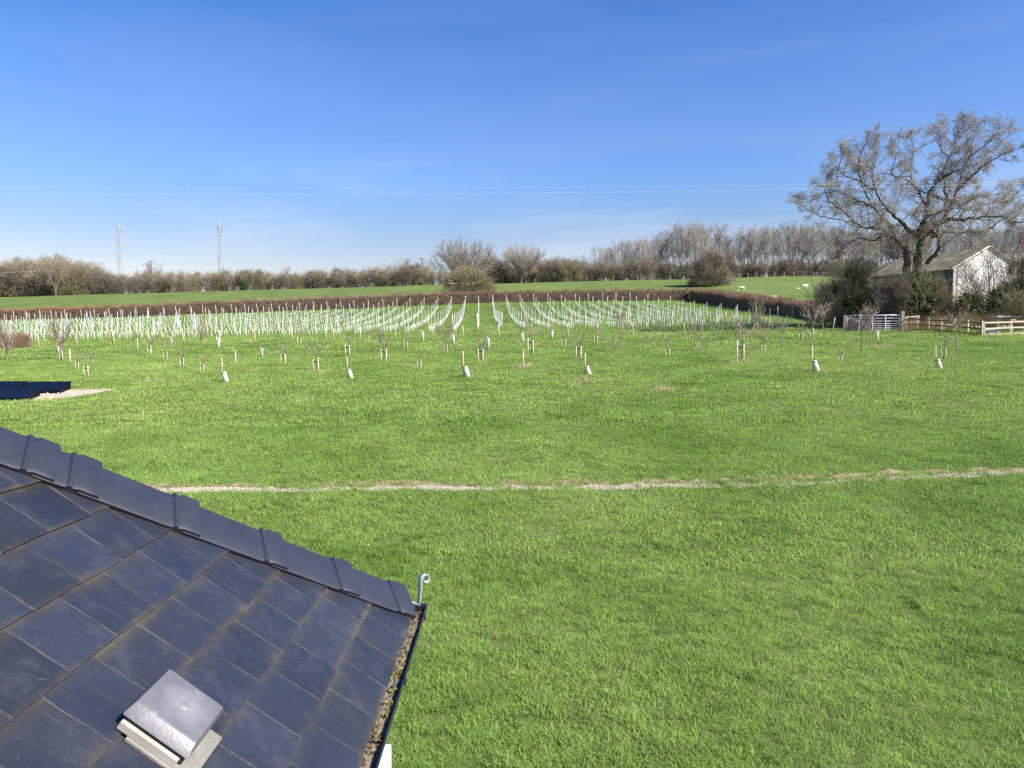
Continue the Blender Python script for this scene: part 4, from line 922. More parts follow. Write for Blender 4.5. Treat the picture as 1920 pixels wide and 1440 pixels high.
l.new(nn.outputs[0], ad.inputs[0]); l.new(at_.outputs['Fac'], ad.inputs[1]); l.new(ad.outputs[0], rr_.inputs[0]); mxn = n.new('ShaderNodeMixRGB'); mxn.inputs[2].default_value = (.26, .12, .08, 1)
b = n['Principled BSDF']; src = b.inputs['Base Color'].links[0].from_socket; l.new(rr_.outputs[0], mxn.inputs[0]); l.new(src, mxn.inputs[1]); l.new(mxn.outputs[0], b.inputs['Base Color'])
V = []; rust = []; nx, nz_ = 240, 24
for i in range(nx + 1):
    a = BW * i / nx; t = abs(a - BW / 2) / (BW / 2); topz = ez + (rz_ - ez) * (1 - t)
    for k in range(nz_ + 1):
        z = bz + (topz - bz) * k / nz_; V.append(tuple(bp(a, .025 * math.sin(a * 2 * math.pi / .2), z)))
        d1 = math.exp(-((a - .40) / .36) ** 2) * .72; d2 = math.exp(-((topz - z) / .30) ** 2) * (.95 if a < BW * .42 else .25); rust.append(min(1, max(d1, d2) * (1 if z > bz + 1.2 else .5) + .12))
Fq = [(i * (nz_ + 1) + k, (i + 1) * (nz_ + 1) + k, (i + 1) * (nz_ + 1) + k + 1, i * (nz_ + 1) + k + 1) for i in range(nx) for k in range(nz_)]
link('gable_wall', me_np('gable_wall', V, np.array(Fq), mw, True, attr={'rust': rust}), barn)
dk = mat('barn_side_shade_sheet', [(.3, (.05, .055, .055)), (.7, (.11, .115, .11))], 1.5, .8, .3)  # dark colour carries the shade on the barn's long side
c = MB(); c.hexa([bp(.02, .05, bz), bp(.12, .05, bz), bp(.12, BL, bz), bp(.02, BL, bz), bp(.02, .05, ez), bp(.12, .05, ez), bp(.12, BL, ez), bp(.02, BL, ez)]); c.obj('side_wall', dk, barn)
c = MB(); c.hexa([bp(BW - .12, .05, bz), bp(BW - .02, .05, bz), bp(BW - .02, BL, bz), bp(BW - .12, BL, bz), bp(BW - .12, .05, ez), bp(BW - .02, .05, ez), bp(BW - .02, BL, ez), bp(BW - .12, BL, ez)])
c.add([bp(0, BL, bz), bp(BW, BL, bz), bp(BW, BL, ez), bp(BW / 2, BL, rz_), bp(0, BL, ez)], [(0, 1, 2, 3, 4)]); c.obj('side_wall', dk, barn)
mr_ = mat('barn_roof_sheet', [(.3, (.06, .065, .038)), (.5, (.125, .12, .082)), (.7, (.21, .20, .15))], 1.1, .9, .6, 6, detail=8)
for sgn in (0, 1):
    V = []; nb = 420; na = 8
    for i in range(nb + 1):
        bb = -.25 + (BL + .4) * i / nb; cw = .028 * math.sin(bb * 2 * math.pi / .15); sag = -.10 * math.sin(math.pi * i / nb)
        for k in range(na + 1):
            t = -.07 + 1.07 * k / na; a = t * BW / 2; z = ez + (rz_ - ez) * t + cw + sag * t + .03; V.append(tuple(bp(a if sgn == 0 else BW - a, bb, z)))
    Fq = [(i * (na + 1) + k, (i + 1) * (na + 1) + k, (i + 1) * (na + 1) + k + 1, i * (na + 1) + k + 1) for i in range(nb) for k in range(na)]
    link('roof', me_np('roof', V, np.array(Fq), mr_, True), barn)
wt = mat('barn_white_trim', [(.3, (.70, .70, .68)), (.7, (.82, .82, .80))], 3, .7)
for sgn in (1, -1):
    c = MB(); m_ = BW / 2; c.bar(bp(m_ - sgn * (m_ + .22), -.10, ez - .10), bp(m_, -.10, rz_ + .06), .07, .2); c.obj('bargeboard', wt, barn)
c = MB(); c.bar(bp(.04, -.07, bz), bp(.04, -.07, ez + .02), .22, .10); c.obj('corner_trim', wt, barn)

# ------------------------------------------------------------------ the big oak
TY = 64.5; base = at(1713, 588, TY); base.z = g1(base.x, TY)
oak = empty('oak_tree', base); tag(oak, 'huge spreading leafless oak in front of the white barn', 'tree')
def ok(zx, zy, dy): p = at(1450 + zx / 3.4277, 180 + zy / 3.4277, TY + dy) - base; return (p.x, p.y, p.z * (1 if p.z < 5 else 1 - .045 * min(1, (p.z - 5) / 5)))
LIMBS = [([(915, 1400, 0), (918, 1250, 0), (922, 1100, 0), (935, 1000, 0), (955, 900, .2), (975, 800, .6), (985, 700, .9), (1000, 600, 1.2), (1040, 520, 1.6), (1090, 440, 2), (1130, 350, 2.2), (1180, 250, 2.6), (1230, 170, 3)], .46, .035),
 ([(862, 1330, 0), (858, 1100, .2), (850, 1000, .2), (810, 940, -.2), (750, 890, -.6), (700, 840, -1), (600, 830, -1.8), (520, 790, -2.2), (420, 770, -2.8), (300, 740, -3.4), (210, 690, -4)], .30, .03),
 ([(770, 905, -.4), (740, 800, -.2), (690, 740, .3), (650, 680, .8), (600, 600, 1.2), (560, 500, 1.8), (520, 400, 2.2), (500, 330, 2.5)], .17, .025),
 ([(950, 900, .2), (880, 850, -.6), (820, 780, -1.2), (760, 720, -1.8), (700, 650, -2.2), (660, 560, -2.6), (640, 460, -3), (650, 350, -3.2), (680, 250, -3.4)], .20, .025),
 ([(960, 880, 0), (1060, 800, -1), (1150, 770, -2), (1260, 765, -3), (1360, 750, -4), (1480, 750, -4.6), (1560, 800, -5), (1630, 785, -5.3)], .24, .03),
 ([(1030, 880, 0), (1070, 860, .6), (1180, 855, 1.6), (1320, 855, 2.6), (1400, 820, 3.2), (1470, 765, 3.6), (1530, 720, 4), (1640, 670, 4.6)], .19, .03),
 ([(965, 850, .2), (1020, 830, .4), (1110, 740, .4), (1150, 640, 0), (1190, 560, -.6), (1270, 480, -1.4), (1350, 400, -2), (1450, 340, -2.8), (1560, 290, -3.4)], .25, .03),
 ([(988, 700, .9), (950, 610, .4), (900, 520, -.4), (800, 480, -1.2), (760, 440, -1.6), (790, 340, -2), (810, 250, -2.2)], .13, .02),
 ([(1110, 740, .4), (1115, 620, 1.4), (1100, 540, 2.2), (1150, 430, 3), (1230, 330, 3.8), (1290, 220, 4.4), (1320, 120, 4.8)], .15, .02),
 ([(1040, 520, 1.6), (1120, 460, .8), (1200, 420, .2), (1260, 340, -.6), (1380, 250, -1.2), (1430, 190, -1.6)], .12, .02),
 ([(1000, 600, 1.2), (1060, 610, 2), (1120, 640, 2.8), (1200, 620, 3.6), (1350, 600, 4.6), (1480, 580, 5.4), (1590, 560, 6)], .11, .02),
 ([(985, 1080, 0), (1050, 1000, -.6), (1065, 940, -.9), (1035, 870, -1.1), (990, 850, -.9), (950, 800, -1.5), (900, 740, -2.2)], .15, .03),
 ([(640, 670, .9), (560, 640, 1.6), (480, 600, 2.4), (380, 570, 3), (290, 590, 3.6), (200, 620, 4.2)], .10, .02),
 ([(700, 890, -.9), (640, 915, 0), (560, 900, 1), (480, 930, 2), (420, 990, 2.6)], .08, .02),
 ([(1200, 762, -2.4), (1240, 690, -2), (1330, 660, -1.4), (1430, 650, -.6), (1540, 620, 0), (1640, 590, .4)], .10, .02),
 ([(900, 520, -.4), (880, 430, .4), (900, 330, 1), (890, 230, 1.4)], .08, .02),
 ([(1190, 560, -.6), (1210, 450, .2), (1280, 360, .8), (1400, 300, 1.4), (1500, 210, 2)], .10, .02),
 ([(560, 500, 1.8), (480, 470, 1), (420, 420, .4), (440, 330, 0)], .07, .02),
 ([(520, 790, -2.2), (440, 700, -2.6), (360, 640, -2.8), (330, 560, -3), (370, 500, -3.2)], .08, .02),
 ([(800, 1040, .2), (760, 1030, -.5), (755, 960, -1), (760, 880, -1.2)], .08, .02),
 ([(1130, 350, 2.2), (1080, 280, 1.6), (1060, 180, 1.2)], .06, .02), ([(1180, 250, 2.6), (1160, 180, 3), (1180, 120, 3.2)], .05, .02),
 ([(930, 860, 0), (960, 790, -1.4), (1010, 740, -2.6), (1100, 700, -3.6), (1180, 690, -4.4), (1250, 640, -5)], .11, .02),
 ([(640, 560, -2.6), (590, 520, -3.2), (540, 440, -3.6), (560, 320, -3.8), (600, 250, -4)], .06, .02)]
q = random.Random(4); SK = []; ST = []
P = [lv(6, .20, .03, 2, .3, .75, .52, .55, .82, .014), lv(5, .26, .03, 1, .05, .75, .60, .6, .82, .009), lv(4, .28, .03, 1, .6, .7, .6, .7, .82, .007), lv(3, .3, .03, 0, 0, .7, .6, .7, .85, .006)]
for li, (pts_, r0, r1) in enumerate(LIMBS):
    Pn = [ok(*p) for p in pts_]; N = len(Pn); r0 *= 1.25; rs = [r0 * (r1 / r0) ** (i / (N - 1)) for i in range(N)]
    D = np.array(Pn); tt = np.linspace(0, N - 1, (N - 1) * 4 + 1); Dn = pchip(np.arange(N), D, tt) if N > 2 else D
    Dn[1:-1] += np.array([[q.gauss(0, .045) for _ in range(3)] for _ in range(len(Dn) - 2)]); rn = np.interp(tt, range(N), rs)
    for i in range(len(Dn) - 1): SK.append((*Dn[i], *Dn[i + 1], rn[i], rn[i + 1], 0))
    L_ = sum(np.linalg.norm(Dn[i + 1] - Dn[i]) for i in range(len(Dn) - 1)); acc = 0
    for i in range(1, len(Dn)):
        f = i / (len(Dn) - 1)
        if Dn[i][2] < 3.9 or f < .14: continue
        d = nrm(Dn[i] - Dn[i - 1]); nk = 1 if (i % 2 == 0 or f > .6) else (1 if rn[i] < .12 else 0)
        if i == len(Dn) - 1: nk = 3
        for _ in range(nk):
            a = q.uniform(.6, 1.25) if i < len(Dn) - 1 else q.uniform(.2, .8); ax = nrm(np.cross(d, (q.gauss(0, 1), q.gauss(0, 1), q.gauss(0, 1)))); ca, sa = math.cos(a), math.sin(a)
            dd = nrm((d[0] * ca + ax[0] * sa, d[1] * ca + ax[1] * sa, d[2] * ca + ax[2] * sa + .12))
            grow(ST, q, tuple(Dn[i]), dd, q.uniform(1.0, 2.2) * (1.15 - .50 * f), max(.02, min(.05, rn[i] * .55)), 1, [None] + P)
A = np.array(ST); thick = A[:, 8] <= 1
seg = seg_mesh('trunk', np.array(SK), 9, M['bark']); link('trunk', seg, oak)
link('branches', seg_mesh('branches', A[thick], 4, M['bark']), oak); link('crown', seg_mesh('crown', A[~thick], 3, M['oak_twig'], False), oak)
g_ = np.random.default_rng(3); n = 5200; hgt = g_.uniform(0, 4.4, n); rad = (1.6 - .27 * hgt) * g_.uniform(.4, 1, n) ** .6 * (1 + .25 * np.sin(hgt * 4)); an = g_.uniform(0, 6.28, n)
V, Fq = leaf_cloud(5, np.stack([rad * np.cos(an) * 1.15, rad * np.sin(an), hgt], -1), .05, .11); link('ivy', me_np('ivy', V, Fq, M['ivy']), oak)

# shrubs, ivy and scrub round the barn and gate
bush('ivy_bush', 1600, 66, 592, 487, 88, 'dark ivy covered bush behind the left gate post, left of the barn', 'twig_olive', 9000, 15000, 'bush', 51, .6, (.05, .10), tw=.010, tl=(.3, .9), leafband=.85, depth=2.2)
bush('ivy_bush', 1645, 69, 588, 520, 60, 'dark scrubby bush against the shaded side wall of the barn', 'twig_brown', 7000, 6500, 'bush', 52, .6, (.05, .10), tw=.010, tl=(.3, .9), leafband=.8, depth=1.6)
bush('holly_bush', 1722, 62, 592, 500, 66, 'dense green bush in front of the oak trunk', 'twig_olive', 3500, 11000, 'bush', 53, .6, (.05, .10), tw=.009, tl=(.2, .6), leafband=.85, depth=1.6)
bush('elder_bush', 1677, 62, 594, 504, 82, 'tangled bare elder bush between the gate and the oak', 'twig_brown', 11000, 1800, 'bush', 54, .7, (.05, .09), tw=.009, tl=(.3, .9), depth=1.8)
bush('bare_bush', 1757, 64, 592, 508, 48, 'bare twiggy bush right of the oak trunk at the barn corner', 'twig_olive', 6500, 1200, 'bush', 55, .8, (.05, .09), tw=.008, tl=(.3, .9), depth=1.4)
bush('evergreen_bush', 1812, 63, 598, 546, 82, 'low black green evergreen bush in front of the white gable', 'twig_olive', 1800, 14000, 'bush', 56, .4, (.05, .10), tw=.008, tl=(.2, .5), leafband=.85, depth=1.7)
bush('evergreen_bush', 1868, 63, 598, 538, 72, 'black green evergreen bush at the right corner of the barn', 'twig_olive', 1800, 11000, 'bush', 57, .4, (.05, .10), tw=.008, tl=(.2, .5), leafband=.85, depth=1.7)
bush('brown_bush', 1915, 66, 598, 452, 92, 'tall brown twiggy bush at the right edge of the photo beside the barn', 'twig_brown', 32000, 4500, 'bush', 58, .6, (.05, .09), tw=.009, tl=(.3, .9), depth=2.2, leafband=.5)
bush('bare_bush', 1548, 70, 603, 522, 68, 'pale bare bush with upright twigs left of the gate', 'twig', 3800, 0, 'bush', 59, 1.3, tw=.007, tl=(.4, 1.1), depth=1.6)
bush('golden_bush', 1912, 56, 606, 548, 50, 'yellowish upright twiggy bush behind the pale fence at right', 'twig_olive', 6500, 0, 'bush', 60, 1.3, tw=.007, tl=(.3, .8), depth=1.2)
# a bare small tree whose branches cross the gable
S = []; q = random.Random(9); rt_ = empty('bare_shrub', at(1862, 596, 65)); rt_.location.z = g1(rt_.location.x, 65); tag(rt_, 'leaning bare shrub whose branches cross the white gable', 'shrub')
P = [lv(7, .08, .02, 2, .15, .5, .5, .6, .86, .014), lv(6, .15, .03, 2, .1, .6, .5, .6, .84, .010), lv(4, .2, .03, 0, 0, .6, .5, .6, .84, .008)]
for (dx, dz, ln_) in ((-.9, 1, 4.6), (-.6, 1, 5.2), (-1.3, 1, 4.2), (-.25, 1, 5.2), (.1, 1, 4.8), (-1.0, .6, 4.0), (.5, 1, 4.2), (-.4, 1, 5.4), (-.75, 1, 5.0), (-1.1, .8, 4.6), (.25, 1, 5.0), (-.1, 1, 5.6)): grow(S, q, (0, 0, 0), nrm((dx, q.uniform(-.2, .2), dz)), ln_, .06, 0, P)
A = np.array(S); link('stems', seg_mesh('stems', A[A[:, 8] < 1], 5, M['bark']), rt_); link('twigs', seg_mesh('twigs', A[A[:, 8] >= 1], 3, M['twig_brown'], False), rt_)
# dry grass and bramble scrub behind the fence
def stand(name, x0, x1, Y0, Y1, n, l0, l1, material, seed, label, wd_=.006):
    g_ = np.random.default_rng(seed); px_ = g_.uniform(x0, x1, n); Y = g_.uniform(Y0, Y1, n); X = (px_ - 960) / FPX / ray(960, 600)[1] * Y
    den = np.sin(px_ * .11 + seed) * .3 + np.sin(px_ * .043) * .3 + 1; k = g_.random(n) * 1.4 < den; X, Y, den = X[k], Y[k], den[k]; Z = gz(X, Y)
    V, Fq = twig_cloud(seed, len(X), lambda g2_, m: np.stack([X, Y, Z], -1), lambda g2_, P_: g2_.normal(0, .28, P_.shape) * np.array([1, 1, 0]) + np.array([0, 0, 1]), l0, l1, wd_)
    return tag(link(name, me_np(name, V, Fq, material)), label, 'scrub', kind='stuff')
stand('dry_scrub', 1695, 1925, 56.5, 60, 9000, .6, 1.5, M['dry_scrub'] if 'dry_scrub' in M else mat('dry_scrub', [(.3, (.20, .13, .07)), (.6, (.34, .25, .12)), (.8, (.42, .34, .18))], .8, .9), 3, 'rusty dry grass and bramble scrub behind the garden fence')
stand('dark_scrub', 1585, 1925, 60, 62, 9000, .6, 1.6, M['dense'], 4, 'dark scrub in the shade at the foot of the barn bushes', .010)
stand('rough_grass', 1560, 1920, 55, 58.5, 5000, .15, .5, M['blade'], 5, 'rough grass beyond the gate and fence', .006)

# ------------------------------------------------------------------ gate and fences
GYd = 50.0
GA_, GB_ = hit(1583, 621.5).y, hit(1691, 620.5).y; FC_, FR_ = hit(1843, 629.5).y, hit(1915, 626.5).y
def gxy(px, Y=GYd): x = at(px, 610, Y).x; return Vector((x, Y, g1(x, Y)))
a, b = gxy(1587, GA_ - .1), gxy(1686, GB_); gate = empty('field_gate', a); tag(gate, 'wide galvanised tubular field gate with seven rails', 'gate'); d = b - a
def gg(t, z): p = d * t; return Vector((p.x, p.y, p.z + z))
H0g, H1g = .10, 1.22; zs_ = [0, .13, .27, .42, .60, .80, 1.0]
fr = MB(); fr.tube([gg(0, H0g), gg(0, H1g)], .028, 8); fr.tube([gg(1, H0g), gg(1, H1g)], .028, 8); fr.tube([gg(0, H1g), gg(1, H1g)], .033, 8); fr.tube([gg(0, H0g), gg(1, H0g)], .024, 8); fr.obj('frame', M['galv'], gate, True)
for z in zs_[1:-1]: c = MB(); c.tube([gg(0, H0g + z * (H1g - H0g)), gg(1, H0g + z * (H1g - H0g))], .024, 8); c.obj('rail', M['galv'], gate, True)
for t in (.25, .5, .74): c = MB(); c.bar(gg(t, H0g) + Vector((0, -.02, 0)), gg(t, H1g) + Vector((0, -.02, 0)), .045, .02, (0, 1, 0)); c.obj('upright', M['galv'], gate)
c = MB(); c.bar(gg(.015, H0g + .1), gg(.015, H1g - .1), .03, .05); c.box(gg(.03, .95), (.14, .06, .05)); c.obj('latch', M['galv'], gate)
for px, Y, hh_, w_, lb in ((1583.5, GA_, 1.25, .17, 'left'), (1691, GB_, 1.5, .24, 'right')):
    p = gxy(px, Y); o = empty('gate_post', p); c = MB(); c.box((0, 0, hh_ / 2 - .15), (w_, w_, hh_ + .3)); c.obj('post', M['wood_post'], o, bevel=.012)
    tag(o, {'left': 'shorter square wooden post at the latch end of the field gate', 'right': 'thick square wooden post between the field gate and brown fence'}[lb], 'gate post')
def rail_fence(name, P0, P1, nposts, rails, mp_, mr_, label, hp, rw=.09, facing=1, pw=.09):
    root = empty(name, P0); tag(root, label, 'fence'); L_ = P1 - P0; nrm_ = Vector((L_.y, -L_.x, 0)).normalized() * .06 * facing
    pts_ = []
    for i in range(nposts):
        p = P0 + L_ * (i / (nposts - 1)); z = g1(p.x, p.y); pts_.append(Vector((p.x - P0.x, p.y - P0.y, z - P0.z))); c = MB(); c.box(pts_[-1] + Vector((0, 0, hp / 2 - .1)), (pw, pw, hp + .2)); c.obj('post', mp_, root, bevel=.006)
    for h in rails:
        for i in range(nposts - 1):
            c = MB(); q_ = random.Random(i * 7 + int(h * 100)); c.bar(pts_[i] + nrm_ + Vector((0, 0, h + q_.uniform(-.012, .012))) - L_.normalized() * .02 * (i == 0), pts_[i + 1] + nrm_ + Vector((0, 0, h + q_.uniform(-.012, .012))), .035, rw); c.obj('rail', mr_, root)
    return root
F0, F1, F2 = gxy(1697, GB_ - .1), gxy(1842, FC_), gxy(1842, FC_) + Vector((6.0, (FR_ - FC_) * 2.0, 0))
rail_fence('rail_fence', F0, F1, 7, (.12, .50, .86), M['wood'], M['wood_dark'], 'brown three rail wooden fence running from the gate post to the corner', 1.0, facing=1)
rail_fence('rail_fence', F1 + Vector((.12, .02, 0)), F2, 4, (.06, .47, .86), M['wood'], M['wood_pale'], 'pale sunlit wooden fence with three broad rails at the right edge', .96, .11)
rail_fence('rail_fence', gxy(1697, GB_ + 1.4), gxy(1722, GB_ + 1.8), 2, (.60, 1.0), M['wood'], M['wood_pale'], 'short pale fence piece behind the gate post end of the brown fence', 1.02, .10)
# field fence at the top of the sheep field and below the far hedgerow: thin posts
PROTO_POST = None
c = MB(); c.box((0, 0, .6), (.14, .14, 1.3)); fp = c.mesh('fence_post', M['wood_post'])
for i, px in enumerate([1385, 1400, 1417, 1433, 1450, 1468, 1486, 1505, 1523, 1541, 1558]):
    p = gxy(px, 216); o = link('fence_post', fp); o.location = p; tag(o, 'thin pale fence post above the sheep field, %s from left' % ordn(i + 1), 'fence post', 'fence posts above the sheep field')
for i, px in enumerate([433, 448, 512, 700, 944, 1004, 1100, 1150, 1205, 1255]):
    p = gxy(px, 218); o = link('fence_post', fp); o.location = p; tag(o, 'thin fence post at the foot of the far hedgerow, %s from left' % ordn(i + 1), 'fence post', 'fence posts below the far hedgerow')
# things behind the pale fence: slab table with pot, low crate
tb = empty('garden_table', gxy(1886, FC_ + 3.6)); tag(tb, 'grey slab table standing behind the pale fence', 'table'); c = MB(); c.box((0, 0, .98), (1.7, .7, .09)); c.obj('table_top', M['lead'], tb, bevel=.01)
for sx in (-.7, .7): c = MB(); c.box((sx, 0, .45), (.1, .5, .96)); c.obj('leg', M['wood_post'], tb)
pt_ = empty('terracotta_pot', gxy(1894, FC_ + 2.8)); tag(pt_, 'terracotta pot in front of the slab table behind the pale fence', 'pot'); c = MB(); c.tube([(0, 0, .34), (0, 0, .75), (0, 0, .75), (0, 0, .86)], [.17, .26, .30, .30], 16); c.obj('bowl', mat('terracotta', [(.3, (.36, .17, .10)), (.7, (.50, .27, .17))], 6), pt_, True)
c = MB(); c.box((0, 0, .17), (.3, .3, .34)); c.obj('stand', M['wood_post'], pt_)
cr = empty('wooden_crate', gxy(1856, FC_ + .8)); tag(cr, 'low grey wooden crate on the grass behind the pale fence corner', 'crate')
for k in range(3): c = MB(); c.box((0, 0, .07 + k * .13), (1.1, .7, .09)); c.obj('slat', M['lead'], cr)
c = MB(); c.box((0, 0, .16), (1.0, .6, .3)); c.obj('core', M['dense'], cr)

# daffodils along the fence
yl = mat('daffodil_petal', [(.3, (.80, .62, .05)), (.7, (.90, .80, .30))], 9, .5); wl = mat('narcissus_petal', [(.3, (.80, .78, .62)), (.7, (.88, .86, .74))], 9, .5)
def daff(seed, m):
    g_ = np.random.default_rng(seed); root = empty('daffodil_clump'); n = 70; P_ = np.zeros((n, 3)); P_[:, :2] = g_.normal(0, .13, (n, 2))
    V, Fq = twig_cloud(seed, n, lambda a_, b_: P_, lambda a_, b_: g_.normal(0, .25, (n, 3)) * np.array([1, 1, 0]) + np.array([0, 0, 1]), .2, .38, .010); link('leaves', me_np('leaves', V, Fq, M['blade']), root)
    c = MB()
    for i in range(5):
        p = Vector((g_.normal(0, .15), g_.normal(0, .15) - .06, g_.uniform(.30, .42)))
        for k in range(6): a = k * 1.047; c.add([p, p + Vector((math.cos(a - .4) * .035, -.01, math.sin(a - .4) * .035)), p + Vector((math.cos(a) * .06, -.015, math.sin(a) * .06)), p + Vector((math.cos(a + .4) * .035, -.01, math.sin(a + .4) * .035))], [(0, 1, 2, 3)])
        c.tube([p, p + Vector((0, -.05, 0))], [.016, .022], 6)
    c.obj('flowers', m, root); return Stock(root, 1)
DF = [daff(1, yl), daff(2, wl)]
for i, (px, Y, k, lb) in enumerate([(1742, 47.9, 0, 'yellow'), (1750, 47.8, 0, 'yellow'), (1766, 47.6, 0, 'yellow'), (1775, 47.5, 0, 'yellow'), (1783, 47.2, 1, 'cream'), (1789, 47.1, 1, 'cream'), (1800, 47.2, 0, 'yellow'), (1830, 47.6, 1, 'cream'), (1868, 48.3, 0, 'yellow'), (1884, 48.4, 1, 'cream'), (1895, 48.4, 0, 'yellow')]):
    DF[k].put(gxy(px, FC_ + .5 + (GB_ - FC_) * max(0, (1842 - px) / 150) if px < 1842 else FC_ + 1.2), i * 1.0, 1.3, ('%s daffodil clump at the foot of the brown fence' if px < 1840 else '%s daffodil clump behind the pale fence at right') % lb + ', %s clump from left' % ordn(i + 1), 'flowers', ('%s daffodils by the brown fence' if px < 1840 else '%s daffodils behind the pale fence') % lb)
DFL = stand('daffodil_leaves', 1738, 1835, FC_ + .3, FC_ + 1.6, 900, .15, .34, M['blade'], 8, 'dark green daffodil leaves along the brown fence', .009)

# ------------------------------------------------------------------ vineyard
ROW, TH = 2.2, math.atan(-60 / FPX)
rdir = (math.sin(TH), math.cos(TH)); rows = []
def xr(k, d): return -2.9 + k * ROW * 1.0 + math.tan(TH) * (d - 70) + (0)
X0 = at(896, 620, 70).x
tubes, posts, ends = [], [], []
vr = random.Random(12)
for k in range(-52, 14):
    seq = []
    d = 70.0 + (.6 * math.sin(k * 1.7))
    while d < 123.5:
        x = X0 + k * ROW + math.tan(TH) * (d - 70)
        if abs(x / d) < .9 and inside(x, d, VY_POLY): seq.append((x, d))
        d += 1.15
    if len(seq) < 3: continue
    near_ok = seq[0][1] < 75
    for i, (x, d) in enumerate(seq):
        if vr.random() < .05: continue
        tubes.append((k, x + vr.gauss(0, .03), d + vr.gauss(0, .05)))
    for i, (x, d) in enumerate(seq):
        if i % 5 == 2 and i < len(seq) - 2: posts.append((k, x, d + .4))
    ends.append((k, seq[0][0], seq[0][1] - .8, 0)); ends.append((k, seq[-1][0], seq[-1][1] + .8, 1))
def tube_mesh(seed, h):
    c = MB(); q_ = random.Random(seed); tx, ty = q_.gauss(0, .03), q_.gauss(0, .03); c.tube([(0, 0, -.03), (tx * .5, ty * .5, h * .5), (tx, ty, h), (tx, ty, h), (tx, ty, h - .2)], [.045, .043, .046, .037, .035], 8); return c.mesh('vine_tube', M['guard'], True)
TM = [tube_mesh(i, h) for i, h in enumerate((.60, .62, .58, .64))]
def row_name(k): return 'the straight middle row' if k == 0 else '%s row %s of the straight one' % (ordn(abs(k)), 'right' if k > 0 else 'left')
nth = {}; ntp = {}
tubes.sort(key=lambda t: t[2])
vis = [t for t in tubes if abs(t[1] / t[2]) < .668]; sel = vis[:300]; rest = vis[300:] + [t for t in tubes if abs(t[1] / t[2]) >= .668]
for i, (k, x, d) in enumerate(sel):
    o = link('vine_tube', TM[i % 4]); o.location = (x, d, g1(x, d)); o.rotation_euler = (vr.gauss(0, .03), vr.gauss(0, .03), vr.uniform(0, 6)); o.scale = (1, 1, vr.uniform(.92, 1.08))
    nth[k] = nth.get(k, 0) + 1; tag(o, '%s vine tube from the near end, %s' % (ordn(nth[k]), row_name(k)), 'vine tube', 'near vine tubes')
def merge(name, items, meshes, label, cat):
    VV, FF, MI, off = [], {}, [], 0
    for i, (x, y, z, rx_, ry_, rz2, sz_) in enumerate(items):
        me = meshes[i % len(meshes)]; v = np.empty(len(me.vertices) * 3, np.float32); me.vertices.foreach_get('co', v); v = v.reshape(-1, 3) * np.array([1, 1, sz_]); Rm = np.array(Euler((rx_, ry_, rz2)).to_matrix())
        VV.append(v @ Rm.T + np.array([x, y, z]))
        for p in me.polygons: FF.setdefault(len(p.vertices), []).append([off + a for a in p.vertices])
        off += len(v)
    m_ = me_np(name, np.concatenate(VV), [np.array(f) for f in FF.values()], meshes[0].materials[0], True); return tag(link(name, m_), label, cat, kind='stuff')
merge('vine_tubes', [(x, d, g1(x, d), vr.gauss(0, .03), vr.gauss(0, .03), vr.uniform(0, 6), vr.uniform(.92, 1.08)) for k, x, d in rest], TM, 'mass of pale vine tubes filling the middle and far parts of the vineyard rows', 'vine tubes')
c = MB(); H_ = 1.75
c.hexa([Vector(p) for p in ((-.024, -.016, -.1), (.024, -.016, -.1), (.024, .016, -.1), (-.024, .016, -.1), (-.024, -.016, H_), (.024, -.016, H_), (.024, .016, H_), (-.024, .016, H_))]); PM = c.mesh('vine_post', M['galv'])
posts.sort(key=lambda t: t[2]); pv = [p for p in posts if abs(p[1] / p[2]) < .668]; psel = pv[:290]; prest = pv[290:] + [p for p in posts if abs(p[1] / p[2]) >= .668]
for k, x, d in psel:
    o = link('vine_post', PM); o.location = (x, d, g1(x, d)); o.rotation_euler = (vr.gauss(0, .015), vr.gauss(0, .015), 0); ntp[k] = ntp.get(k, 0) + 1
    tag(o, '%s grey trellis post from the near end, %s' % (ordn(ntp[k]), row_name(k)), 'trellis post', 'metal trellis posts')
if prest: merge('vine_posts', [(x, d, g1(x, d), 0, 0, 0, 1) for k, x, d in prest], [PM], 'thin grey metal trellis posts in the far ends of the rows', 'trellis posts')
c = MB(); c.tube([(0, 0, -.1), (0, 0, 1.9)], [.042, .038], 8); EM = c.mesh('end_post', M['wood'], True)
for k, x, d, far_ in ends:
    if abs(x / d) > .88: continue
    o = link('end_post', EM); o.location = (x, d, g1(x, d)); o.rotation_euler = ((.14 if not far_ else -.05) + vr.gauss(0, .02), vr.gauss(0, .02) - (.12 if far_ and k < -8 else 0), 0); o.scale = (1, 1, 1.0 if far_ else .9)
    rn = row_name(k); w_ = 'far' if far_ else 'near'
    tag(o, 'wooden post at the %s end of %s' % (w_, rn), 'end post', 'wooden end posts of the vine rows')

